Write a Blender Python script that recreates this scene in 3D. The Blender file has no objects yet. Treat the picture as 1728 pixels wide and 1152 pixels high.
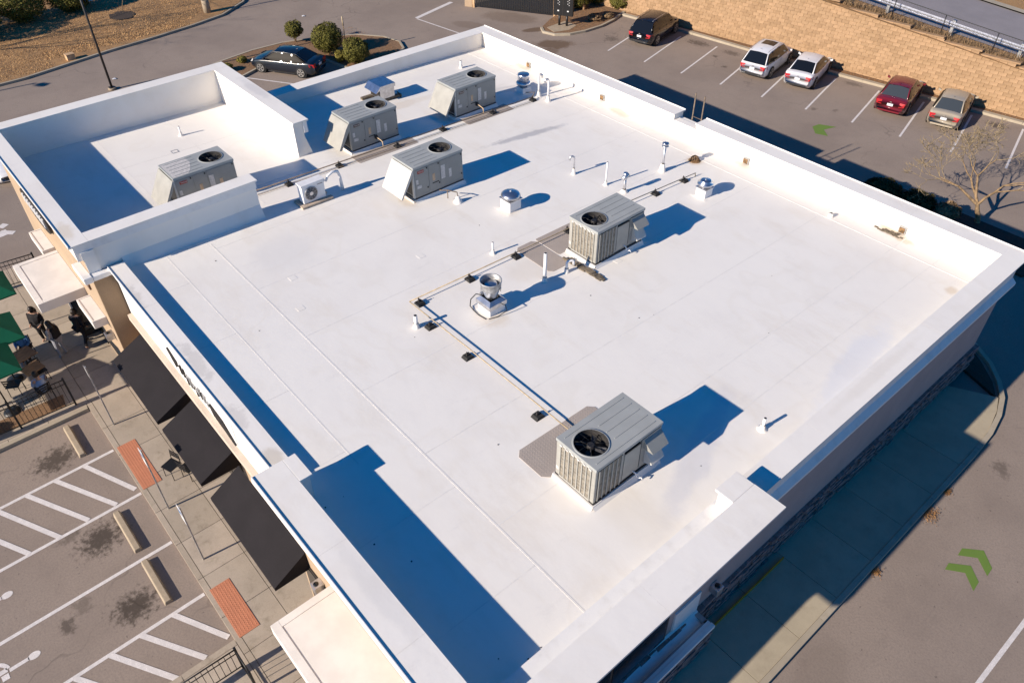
import bpy, bmesh, math, random
from mathutils import Vector, Matrix, noise
random.seed(7)
SC = bpy.context.scene
COL = SC.collection
PI = math.pi
R = math.radians

# ---------------------------------------------------------------- camera
cam_data = bpy.data.cameras.new('camera')
cam = bpy.data.objects.new('camera', cam_data)
COL.objects.link(cam)
cam_data.sensor_width = 36.0
cam_data.lens = 27.261
cam_data.clip_start = 0.1
cam_data.clip_end = 900.0
A_, B_, C_ = -0.860342, 0.7212, 0.0051745          # yaw, pitch down, roll
fwd = Vector((math.sin(A_)*math.cos(B_), math.cos(A_)*math.cos(B_), -math.sin(B_)))
rgt = Vector((math.cos(A_), -math.sin(A_), 0))
dwn = fwd.cross(rgt)
r2 = math.cos(C_)*rgt + math.sin(C_)*dwn
d2 = -math.sin(C_)*rgt + math.cos(C_)*dwn
cm = Matrix(((r2.x, -d2.x, -fwd.x, 0), (r2.y, -d2.y, -fwd.y, 0), (r2.z, -d2.z, -fwd.z, 20.0), (0, 0, 0, 1)))
cam.matrix_world = cm
SC.camera = cam

# ---------------------------------------------------------------- sky, sun, exposure
SUN_EL, SHADOW_AZ = 25.3, 83.3                     # shadows point along SHADOW_AZ from +x towards +y
world = bpy.data.worlds.new('World')
SC.world = world
world.use_nodes = True
wn = world.node_tree.nodes; wl = world.node_tree.links
wn.clear()
sky = wn.new('ShaderNodeTexSky'); sky.sky_type = 'NISHITA'; sky.sun_disc = False
sky.sun_elevation = R(SUN_EL)
# sun sits opposite the shadow direction; Nishita rotation is measured from +y towards +x
sky.sun_rotation = R((90 - (SHADOW_AZ + 180)) % 360)
sky.altitude = 0; sky.air_density = 1.0; sky.dust_density = 0.0; sky.ozone_density = 8.0
hs = wn.new('ShaderNodeHueSaturation'); hs.inputs['Saturation'].default_value = 1.45
bg = wn.new('ShaderNodeBackground'); bg.inputs['Strength'].default_value = 0.080
wo = wn.new('ShaderNodeOutputWorld')
wl.new(sky.outputs[0], hs.inputs['Color']); wl.new(hs.outputs[0], bg.inputs['Color']); wl.new(bg.outputs[0], wo.inputs['Surface'])
sun_data = bpy.data.lights.new('sun', 'SUN')
sun_data.energy = 5.0; sun_data.angle = R(0.5); sun_data.color = (1.0, 0.88, 0.745)
sun = bpy.data.objects.new('sun', sun_data); COL.objects.link(sun)
sdir = Vector((math.cos(R(SHADOW_AZ))*math.cos(R(SUN_EL)), math.sin(R(SHADOW_AZ))*math.cos(R(SUN_EL)), -math.sin(R(SUN_EL))))
sun.rotation_euler = sdir.to_track_quat('-Z', 'Y').to_euler()
sun.location = (-20, -40, 60)
SC.view_settings.view_transform = 'Standard'
SC.view_settings.look = 'None'
SC.view_settings.exposure = 0.52
SC.view_settings.gamma = 1.0
SC.view_settings.use_curve_mapping = False

# ---------------------------------------------------------------- materials
MATS = {}
def new_mat(name):
    m = bpy.data.materials.new(name); m.use_nodes = True
    nt = m.node_tree; nt.nodes.clear()
    out = nt.nodes.new('ShaderNodeOutputMaterial')
    b = nt.nodes.new('ShaderNodeBsdfPrincipled')
    nt.links.new(b.outputs[0], out.inputs['Surface'])
    MATS[name] = m
    return m, nt, b
def nd(nt, typ, **kw):
    n = nt.nodes.new(typ)
    for k, v in kw.items():
        if k.startswith('i_'):
            n.inputs[int(k[2:]) if k[2:].isdigit() else k[2:]].default_value = v
        else: setattr(n, k, v)
    return n
def mixc(nt, fac, a, b, mode='MIX'):
    n = nt.nodes.new('ShaderNodeMix'); n.data_type = 'RGBA'; n.blend_type = mode
    for sock, v in ((0, fac), (6, a), (7, b)):
        if isinstance(v, (int, float)): n.inputs[sock].default_value = v
        elif isinstance(v, tuple): n.inputs[sock].default_value = (*v, 1) if len(v) == 3 else v
        else: nt.links.new(v, n.inputs[sock])
    return n.outputs[2]
def ramp(nt, src, lo, hi):
    n = nt.nodes.new('ShaderNodeMapRange'); n.interpolation_type = 'SMOOTHSTEP'
    nt.links.new(src, n.inputs[0]); n.inputs[1].default_value = lo; n.inputs[2].default_value = hi
    return n.outputs[0]
def mul(nt, a, b):
    n = nt.nodes.new('ShaderNodeMath'); n.operation = 'MULTIPLY'
    for i, v in enumerate((a, b)):
        if isinstance(v, (int, float)): n.inputs[i].default_value = v
        else: nt.links.new(v, n.inputs[i])
    return n.outputs[0]
def nz(nt, scale, detail=4, rough=0.55, stretch=None, loc=None, coord='pos'):
    if coord == 'pos':
        g = nt.nodes.new('ShaderNodeNewGeometry').outputs['Position']
    else:
        g = nt.nodes.new('ShaderNodeTexCoord').outputs['Object']
    if stretch or loc:
        mp = nt.nodes.new('ShaderNodeMapping')
        if stretch: mp.inputs['Scale'].default_value = stretch
        if loc: mp.inputs['Location'].default_value = loc
        nt.links.new(g, mp.inputs[0]); g = mp.outputs[0]
    n = nt.nodes.new('ShaderNodeTexNoise'); n.inputs['Scale'].default_value = scale
    n.inputs['Detail'].default_value = detail; n.inputs['Roughness'].default_value = rough
    nt.links.new(g, n.inputs['Vector'])
    return n.outputs[0]
def bump(nt, b, h, strength=0.3, dist=0.01):
    n = nt.nodes.new('ShaderNodeBump'); n.inputs['Strength'].default_value = strength
    n.inputs['Distance'].default_value = dist
    nt.links.new(h, n.inputs['Height']); nt.links.new(n.outputs[0], b.inputs['Normal'])
def simple(name, col, rough=0.6, metal=0.0, var=0.12, scale=3.0, bmp=0.0, spec=0.5, fine=0.0, coord='obj', coat=0.0):
    m, nt, b = new_mat(name)
    b.inputs['Roughness'].default_value = rough; b.inputs['Metallic'].default_value = metal
    b.inputs['Specular IOR Level'].default_value = spec
    if coat: b.inputs['Coat Weight'].default_value = coat; b.inputs['Coat Roughness'].default_value = 0.05
    n1 = nz(nt, scale, 5, coord=coord)
    dark = tuple(c*(1-var) for c in col); light = tuple(min(1, c*(1+var)) for c in col)
    c = mixc(nt, ramp(nt, n1, 0.32, 0.68), dark, light)
    if fine:
        n2 = nz(nt, 60, 3, coord=coord)
        c = mixc(nt, ramp(nt, n2, 0.3, 0.7), c, tuple(x*(1-fine) for x in col))
    nt.links.new(c, b.inputs['Base Color'])
    if bmp: bump(nt, b, nz(nt, 40, 4, coord=coord), bmp, 0.01)
    return m
def ellipse_mask(nt, cx, cy, rx, ry, ang, noise_amt=0.5, nscale=3.0, soft=0.6):
    """soft-edged blot around a place on the ground, broken up by noise"""
    g = nt.nodes.new('ShaderNodeNewGeometry').outputs['Position']
    mp = nt.nodes.new('ShaderNodeMapping'); mp.vector_type = 'TEXTURE'
    mp.inputs['Location'].default_value = (cx, cy, 0); mp.inputs['Rotation'].default_value = (0, 0, ang)
    mp.inputs['Scale'].default_value = (rx, ry, 1e3)
    nt.links.new(g, mp.inputs[0])
    ln = nt.nodes.new('ShaderNodeVectorMath'); ln.operation = 'LENGTH'; nt.links.new(mp.outputs[0], ln.inputs[0])
    n = nz(nt, nscale, 5, 0.65)
    ad = nt.nodes.new('ShaderNodeMath'); ad.operation = 'MULTIPLY_ADD'
    nt.links.new(n, ad.inputs[0]); ad.inputs[1].default_value = noise_amt*2; nt.links.new(ln.outputs['Value'], ad.inputs[2])
    mr = nt.nodes.new('ShaderNodeMapRange'); mr.interpolation_type = 'SMOOTHSTEP'
    nt.links.new(ad.outputs[0], mr.inputs[0])
    mr.inputs[1].default_value = 1 + noise_amt; mr.inputs[2].default_value = 1 + noise_amt - soft
    return mr.outputs[0]

def membrane(name, col, stains=()):
    m, nt, b = new_mat(name)
    b.inputs['Roughness'].default_value = 0.55; b.inputs['Specular IOR Level'].default_value = 0.3
    big = ramp(nt, nz(nt, 0.35, 6, 0.6), 0.42, 0.75)
    c = mixc(nt, mul(nt, big, 0.6), col, (col[0]*0.91, col[1]*0.90, col[2]*0.90))
    ring = ramp(nt, nz(nt, 0.55, 2, 0.4, loc=(11,5,0)), 0.56, 0.60); ring2 = ramp(nt, nz(nt, 0.55, 2, 0.4, loc=(11,5,0)), 0.66, 0.60)
    c = mixc(nt, mul(nt, mul(nt, ring, ring2), 0.2), c, (col[0]*0.90, col[1]*0.87, col[2]*0.82))
    st = ramp(nt, nz(nt, 0.9, 6, 0.7, stretch=(0.35, 1.0, 1.0)), 0.50, 0.75)
    c = mixc(nt, mul(nt, st, 0.6), c, (col[0]*0.90, col[1]*0.87, col[2]*0.83))
    sc = ramp(nt, nz(nt, 14, 5, 0.7), 0.62, 0.74)
    sk = ramp(nt, nz(nt, 1.5, 7, 0.78, stretch=(1.0, 0.4, 1.0), loc=(3,7,0)), 0.56, 0.70)
    c = mixc(nt, mul(nt, sk, 0.13), c, (col[0]*0.6, col[1]*0.6, col[2]*0.64))
    c = mixc(nt, mul(nt, sc, 0.14), c, (col[0]*0.7, col[1]*0.7, col[2]*0.7))
    for (cx, cy, rx, ry, ang, colr, amt, na, ns) in stains:
        k = ellipse_mask(nt, cx, cy, rx, ry, ang, na, ns)
        c = mixc(nt, mul(nt, k, amt), c, colr)
    nt.links.new(c, b.inputs['Base Color'])
    bump(nt, b, nz(nt, 1.3, 5, 0.6), 0.25, 0.03)
    return m
GREY = (0.42, 0.41, 0.42); RUST = (0.62, 0.50, 0.36)
roof_stains = [
 (*(-22.99, 20.71), 0.28, 2.6, R(-8), GREY, 0.75, 0.5, 2.2),
 (*(-27.21, 23.34), 0.5, 2.2, R(-25), GREY, 0.35, 0.5, 2.0),
 (*(-28.95, 18.05), 0.45, 2.4, R(0), RUST, 0.35, 0.5, 1.5),
 (*(-22.07, 25.50), 0.35, 0.9, R(80), RUST, 0.6, 0.45, 3.0),
 (*(-8.68, 25.58), 0.35, 1.0, R(75), RUST, 0.75, 0.5, 3.0),
 (*(-15.34, 25.67), 0.3, 0.6, R(80), RUST, 0.4, 0.5, 3.0),
 (*(-28.86, 25.67), 0.3, 0.9, R(80), RUST, 0.5, 0.5, 3.0),
 (*(-16.85, 24.40), 0.45, 0.45, 0, RUST, 0.8, 0.4, 3.0),
 (*(-5.74, 17.43), 0.7, 4.0, R(12), (0.66, 0.68, 0.74), 0.5, 0.6, 1.0),
 (*(-6.77, 12.12), 0.5, 3.5, R(20), (0.6, 0.6, 0.64), 0.45, 0.6, 1.2),
 (*(-14.37, 11.55), 0.7, 0.7, 0, RUST, 0.35, 0.5, 3.0),
 (*(-21.78, 13.61), 0.4, 0.8, R(80), RUST, 0.4, 0.5, 3.0),
 (*(-18.75, 16.11), 0.55, 0.55, 0, RUST, 0.35, 0.5, 3.0),
 (*(-15.41, 14.21), 0.9, 1.3, 0, RUST, 0.22, 0.5, 1.2),
 (*(-5.82, 23.83), 0.25, 0.35, 0, RUST, 0.6, 0.4, 3.0),
 (*(-6.38, 9.44), 1.6, 0.9, R(0), (0.76, 0.70, 0.60), 0.35, 0.5, 0.9),
 (*(-21.48, 8.32), 1.6, 1.4, R(0), (0.66, 0.65, 0.64), 0.30, 0.5, 0.9),
]
membrane('roof_white', (0.85, 0.81, 0.745), roof_stains)
membrane('cap_white', (0.83, 0.79, 0.73), [
 (*(-22.10, 3.51), 0.28, 1.0, R(90), (0.50,0.46,0.42), 0.42, 1.0, 4.0), (*(-17.97, 3.71), 0.3, 1.3, R(90), (0.48,0.45,0.42), 0.42, 1.0, 4.0),
 (*(-15.34, 3.60), 0.3, 0.7, R(90), (0.50,0.46,0.42), 0.35, 1.0, 4.0), (*(-13.38, 3.71), 0.3, 0.5, R(90), (0.55,0.48,0.38), 0.6, 0.5, 3.0),
 (*(-31.34, 12.58), 0.3, 1.8, R(90), (0.50,0.48,0.48), 0.4, 0.5, 2.0), (*(-25.28, 2.88), 0.3, 0.8, R(90), (0.62,0.52,0.38), 0.5, 0.5, 3.0),
 (*(-5.10, 17.55), 0.22, 3.0, R(0), (0.66,0.60,0.52), 0.3, 0.5, 2.0), (*(-8.19, 3.46), 0.3, 2.5, R(90), (0.62,0.60,0.58), 0.35, 0.5, 1.5)])
m_, nt, b = new_mat('trim_white'); b.inputs['Roughness'].default_value = 0.6
c = mixc(nt, ramp(nt, nz(nt, 2.5, 5, 0.6), 0.45, 0.8), (0.80, 0.78, 0.75), (0.70, 0.675, 0.64))
nt.links.new(c, b.inputs['Base Color']); bump(nt, b, nz(nt, 30, 4), 0.15, 0.01)
simple('canopy_cream', (0.745, 0.705, 0.655), 0.6, var=0.06, scale=1.6, coord='pos')
simple('tan_stucco', (0.46, 0.335, 0.22), 0.9, var=0.10, scale=1.2, bmp=0.5, fine=0.18, coord='pos')
simple('tan_trim', (0.56, 0.47, 0.38), 0.8, var=0.08, scale=1.2, coord='pos')
simple('tan_stucco_shaded', (0.36, 0.25, 0.155), 0.9, var=0.12, scale=1.2, bmp=0.5, fine=0.22, coord='pos')  # tan stucco darkened: the shade on the return wall is in its colour
simple('grey_stucco', (0.44, 0.345, 0.32), 0.9, var=0.10, scale=1.0, bmp=0.5, fine=0.15, coord='pos')
simple('stone_a', (0.25, 0.17, 0.155), 0.85, var=0.3, scale=5, bmp=0.6)
simple('awning_black', (0.022, 0.019, 0.021), 0.85, var=0.15, scale=1.5, spec=0.2, fine=0.3)
simple('black_metal', (0.012, 0.012, 0.013), 0.45, var=0.1)
simple('dark_bronze', (0.03, 0.026, 0.024), 0.5, var=0.2)
simple('rubber', (0.018, 0.017, 0.016), 0.8, var=0.25, bmp=0.3)
simple('galv', (0.62, 0.62, 0.64), 0.32, 0.9, var=0.16, scale=6)
simple('galv_dull', (0.42, 0.42, 0.42), 0.55, 0.6, var=0.25, scale=7)
simple('steel_spun', (0.55, 0.56, 0.60), 0.28, 0.95, var=0.12, scale=5)
simple('rtu_grey', (0.285, 0.285, 0.265), 0.55, var=0.08, scale=2.5, fine=0.05)
simple('rtu_top', (0.36, 0.37, 0.355), 0.5, var=0.09, scale=2.0, fine=0.05)
simple('seam_white', (0.795, 0.757, 0.70), 0.6, var=0.05)
simple('rtu_beige', (0.355, 0.343, 0.305), 0.55, var=0.08, scale=2.5)
simple('rtu_coil', (0.24, 0.21, 0.165), 0.7, var=0.3, scale=9)
simple('throat', (0.045, 0.042, 0.04), 0.6, var=0.3)
simple('fan_blade', (0.07, 0.07, 0.075), 0.5, 0.2, var=0.2)
simple('rtu_light', (0.52, 0.51, 0.475), 0.5, var=0.08)
simple('label_pale', (0.55, 0.52, 0.49), 0.6, var=0.15, scale=12)
simple('label_orange', (0.55, 0.38, 0.24), 0.6, var=0.15, scale=12)
simple('label_red', (0.35, 0.04, 0.03), 0.5, var=0.1)
simple('pvc_white', (0.78, 0.77, 0.76), 0.45, var=0.05)
simple('gas_pipe', (0.45, 0.35, 0.22), 0.55, var=0.2, scale=6)
simple('gas_dark', (0.17, 0.125, 0.085), 0.6, var=0.3, scale=6)
simple('copper_hook', (0.72, 0.50, 0.28), 0.5, var=0.15)
simple('walk_pad', (0.44, 0.375, 0.325), 0.85, var=0.06, scale=2, bmp=0.5, fine=0.2)
simple('rust_iron', (0.20, 0.115, 0.05), 0.8, var=0.5, scale=9, bmp=0.5)
simple('weathered_wood', (0.15, 0.12, 0.085), 0.9, var=0.4, scale=8, bmp=0.6)
simple('lumber', (0.42, 0.34, 0.26), 0.85, var=0.2, scale=5, bmp=0.3)
simple('wood_post', (0.55, 0.36, 0.20), 0.85, var=0.25, scale=4, bmp=0.3)
simple('concrete_pale', (0.40, 0.32, 0.225), 0.9, var=0.14, scale=4, bmp=0.5, fine=0.15)
simple('paint_line', (0.74, 0.69, 0.66), 0.8, var=0.12, scale=5, fine=0.22)
simple('paint_green', (0.13, 0.215, 0.035), 0.85, var=0.05, scale=3, fine=0.05)
simple('tactile_orange', (0.56, 0.215, 0.115), 0.8, var=0.08, scale=4, fine=0.1)
simple('umbrella_green', (0.003, 0.095, 0.050), 0.8, var=0.06, spec=0.2)
simple('table_brown', (0.25, 0.15, 0.075), 0.6, var=0.2)
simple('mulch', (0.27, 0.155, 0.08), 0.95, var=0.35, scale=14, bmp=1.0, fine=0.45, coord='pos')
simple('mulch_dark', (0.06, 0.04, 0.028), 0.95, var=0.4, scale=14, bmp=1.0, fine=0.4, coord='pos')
simple('block_face', (0.37, 0.235, 0.128), 0.9, var=0.16, scale=5, bmp=0.9, fine=0.18)
simple('block_face_b', (0.335, 0.21, 0.112), 0.9, var=0.18, scale=5, bmp=0.9, fine=0.2)
simple('block_face_c', (0.395, 0.25, 0.138), 0.9, var=0.16, scale=5, bmp=0.9, fine=0.15)
simple('joint_dark', (0.17, 0.10, 0.055), 0.95, var=0.2)
simple('bark', (0.23, 0.155, 0.085), 0.9, var=0.35, scale=8, bmp=0.6)
simple('twig', (0.30, 0.225, 0.13), 0.9, var=0.3, scale=8)
simple('dry_grass', (0.26, 0.17, 0.09), 0.95, var=0.35, scale=6)
simple('leaf_green', (0.125, 0.115, 0.022), 0.75, var=0.45, scale=7, spec=0.25)
simple('leaf_green_b', (0.20, 0.17, 0.035), 0.75, var=0.4, scale=7, spec=0.25)
simple('dry_grass_pale', (0.50, 0.31, 0.14), 0.95, var=0.35, scale=2)
simple('leaf_olive', (0.075, 0.062, 0.022), 0.85, var=0.5, scale=7, spec=0.2)
simple('leaf_brown', (0.30, 0.15, 0.05), 0.8, var=0.4, scale=9)
simple('skin', (0.42, 0.24, 0.16), 0.6, var=0.06)
simple('hair_dark', (0.018, 0.011, 0.008), 0.5, var=0.3, scale=30)
simple('cloth_black', (0.012, 0.010, 0.012), 0.9, var=0.2)
simple('cloth_grey', (0.30, 0.30, 0.33), 0.9, var=0.12)
simple('cloth_stripe', (0.42, 0.38, 0.36), 0.9, var=0.35, scale=25)
simple('cloth_denim', (0.28, 0.36, 0.52), 0.9, var=0.12)
simple('cloth_teal', (0.01, 0.19, 0.17), 0.85, var=0.12)
simple('cloth_blue', (0.05, 0.15, 0.33), 0.85, var=0.12)
simple('white_paint', (0.78, 0.77, 0.76), 0.4, var=0.04)
simple('sign_black', (0.02, 0.018, 0.018), 0.6, var=0.2)
simple('sign_brown', (0.14, 0.085, 0.06), 0.6, var=0.2)
simple('yellow_paint', (0.60, 0.23, 0.01), 0.6, var=0.15)
simple('car_tyre', (0.02, 0.02, 0.02), 0.85, var=0.2)
simple('car_rim', (0.55, 0.53, 0.50), 0.35, 0.8, var=0.1)
simple('car_trim', (0.018, 0.018, 0.02), 0.6, var=0.2)
simple('car_red', (0.42, 0.014, 0.02), 0.25, var=0.1)
simple('car_lamp', (0.60, 0.58, 0.55), 0.2, var=0.05)
simple('plate_white', (0.66, 0.67, 0.70), 0.5, var=0.05)
simple('seat_grey', (0.35, 0.35, 0.34), 0.9, var=0.1)
for n_, c_, r_ in (('paint_black', (0.010, 0.012, 0.018), 0.18), ('paint_white', (0.72, 0.72, 0.74), 0.28),
                   ('paint_maroon', (0.16, 0.012, 0.022), 0.25), ('paint_gold', (0.39, 0.335, 0.255), 0.3),
                   ('paint_navy', (0.006, 0.010, 0.018), 0.30)):
    simple(n_, c_, r_, var=0.05, scale=1.5, coat=0.6)
def glassy(name, col, rough=0.08):
    m, nt, b = new_mat(name)
    b.inputs['Base Color'].default_value = (*col, 1); b.inputs['Roughness'].default_value = rough
    b.inputs['Specular IOR Level'].default_value = 0.5
    return m
glassy('side_glass', (0.02, 0.016, 0.012), 0.5); MATS['side_glass'].node_tree.nodes['Principled BSDF'].inputs['Specular IOR Level'].default_value = 0.12; glassy('glass_dark', (0.008, 0.010, 0.014)); glassy('glass_brown', (0.055, 0.036, 0.018)); glassy('glass_grey', (0.05, 0.06, 0.07))

# asphalt with oil spots, cracks and speckle
m_, nt, b = new_mat('asphalt'); b.inputs['Roughness'].default_value = 0.92; b.inputs['Specular IOR Level'].default_value = 0.25
base = mixc(nt, ramp(nt, nz(nt, 0.22, 6, 0.6), 0.35, 0.7), (0.325, 0.262, 0.215), (0.26, 0.208, 0.172))
base = mixc(nt, mul(nt, ramp(nt, nz(nt, 1.7, 6, 0.7), 0.5, 0.72), 0.35), base, (0.215, 0.172, 0.145))
fine = nz(nt, 16, 6, 0.85)
base = mixc(nt, mul(nt, ramp(nt, fine, 0.38, 0.66), 0.62), base, (0.20, 0.162, 0.138))
sp = ramp(nt, nz(nt, 9, 2, 0.5), 0.70, 0.74)
base = mixc(nt, mul(nt, sp, 0.5), base, (0.08, 0.066, 0.058))
vo = nt.nodes.new('ShaderNodeTexVoronoi'); vo.feature = 'DISTANCE_TO_EDGE'; vo.inputs['Scale'].default_value = 0.16
wp = nt.nodes.new('ShaderNodeNewGeometry'); wnz = nt.nodes.new('ShaderNodeTexNoise'); wnz.inputs['Scale'].default_value = 0.8
nt.links.new(wp.outputs['Position'], wnz.inputs['Vector'])
ma = nt.nodes.new('ShaderNodeVectorMath'); ma.operation = 'MULTIPLY_ADD'
nt.links.new(wnz.outputs['Color'], ma.inputs[0]); ma.inputs[1].default_value = (1.6, 1.6, 1.6); nt.links.new(wp.outputs['Position'], ma.inputs[2])
nt.links.new(ma.outputs[0], vo.inputs['Vector'])
cr = ramp(nt, vo.outputs['Distance'], 0.006, 0.0015)
base = mixc(nt, mul(nt, mul(nt, cr, ramp(nt, nz(nt, 0.15, 3), 0.5, 0.62)), 0.35), base, (0.08, 0.065, 0.055))
OIL = (0.035, 0.026, 0.02)
blots = []
for p, rx, ry, a, amt in (((-22.75, -0.55), 0.55, 0.75, 0.2, .9), ((-18.6, -0.5), 0.62, 0.7, 0.3, .95), ((-15.7, -0.55), 0.55, 0.65, 0.0, .95),
        ((-19.3, -1.2), 0.25, 0.4, 0, .5), ((-16.3, -2.2), 0.3, 0.22, 0, .7), ((-16.70, -1.70), 0.35, 0.3, 0, .4), ((-1.9, 22.8), 0.28, 0.42, 0.6, .55),
        ((-32.39, 45.00), 0.9, 0.5, 0.1, .7), ((-29.72, 45.26), 0.7, 0.4, 0.1, .6), ((-21.60, 46.82), 0.6, 0.35, 0.1, .5), ((-13.12, 47.76), 0.6, 0.4, 0.1, .8),
        ((-36.87, 41.12), 0.6, 0.5, 0, .5), ((-30.13, 44.01), 0.22, 0.2, 0, .7), ((-28.62, 42.99), 0.2, 0.2, 0, .7), ((-21.20, 41.87), .2, .25, 0, .5), ((-20.26, 42.58), .2, .25, 0, .4)):
    k = ellipse_mask(nt, p[0], p[1], rx*1.25, ry*1.25, a, 1.25, 5.5, 0.75)
    base = mixc(nt, mul(nt, k, amt*.85), base, OIL)
WET = (0.12, 0.075, 0.045)
for p, rx, ry, a, amt in (((-38.83, 37.39), 1.6, 1.0, 0.8, .8), ((-41.76, 38.39), 1.3, 0.5, 1.2, .8), ((-38.08, 36.13), .8, 1.0, 0.2, .6), ((-1.84, 14.14), 1.1, .45, .9, .0),
                          ((-44.90, 38.56), 2.6, 1.3, 0.5, .35), ((-45.77, 35.32), 1.6, 0.8, 0.5, .3)):
    k = ellipse_mask(nt, p[0], p[1], rx, ry, a, 0.5, 1.2, 0.4)
    base = mixc(nt, mul(nt, k, amt), base, WET)
k = ellipse_mask(nt, -1.9, 12.2, .75, 1.6, 0.2, 0.3, 1.5, 0.4); base = mixc(nt, mul(nt, k, .22), base, (0.16, 0.125, 0.10))
nt.links.new(base, b.inputs['Base Color']); bump(nt, b, fine, 0.5, 0.01)

def concrete(name, col, dark):
    m_, nt, b = new_mat(name); b.inputs['Roughness'].default_value = 0.9; b.inputs['Specular IOR Level'].default_value = 0.25
    cc = mixc(nt, ramp(nt, nz(nt, 0.9, 6, 0.65), 0.38, 0.68), col, tuple(0.86*v for v in col))
    cc = mixc(nt, mul(nt, ramp(nt, nz(nt, 2.4, 6, 0.75), 0.5, 0.78), 0.6), cc, dark)
    cc = mixc(nt, mul(nt, ramp(nt, nz(nt, 50, 2), 0.4, 0.8), 0.25), cc, dark)
    oi = nt.nodes.new('ShaderNodeObjectInfo')
    cc = mixc(nt, mul(nt, oi.outputs['Random'], 0.28), cc, dark)
    nt.links.new(cc, b.inputs['Base Color']); bump(nt, b, nz(nt, 35, 3), 0.3, 0.01)
concrete('sidewalk', (0.50, 0.42, 0.335), (0.20, 0.165, 0.115))
concrete('sidewalk_side', (0.47, 0.40, 0.285), (0.33, 0.27, 0.19))
concrete('kerb', (0.44, 0.38, 0.29), (0.28, 0.23, 0.165))
m_, nt, b = new_mat('grass_ground'); b.inputs['Roughness'].default_value = 0.95
cc = mixc(nt, ramp(nt, nz(nt, 0.5, 6, 0.7), 0.35, 0.7), (0.44, 0.245, 0.10), (0.28, 0.155, 0.068))
cc = mixc(nt, mul(nt, ramp(nt, nz(nt, 6, 6, 0.8), 0.45, 0.7), 0.7), cc, (0.46, 0.29, 0.13))
cc = mixc(nt, mul(nt, ramp(nt, nz(nt, 25, 3, 0.8), 0.5, 0.65), 0.5), cc, (0.09, 0.055, 0.028))
nt.links.new(cc, b.inputs['Base Color']); bump(nt, b, nz(nt, 18, 5, 0.8), 1.0, 0.06)
m_, nt, b = new_mat('upper_asphalt'); b.inputs['Roughness'].default_value = 0.9
cc = mixc(nt, ramp(nt, nz(nt, 0.5, 5), 0.35, 0.7), (0.29, 0.262, 0.268), (0.25, 0.228, 0.235))
cc = mixc(nt, mul(nt, ramp(nt, nz(nt, 40, 3, 0.8), 0.4, 0.7), 0.4), cc, (0.14, 0.125, 0.12))
nt.links.new(cc, b.inputs['Base Color'])

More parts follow.
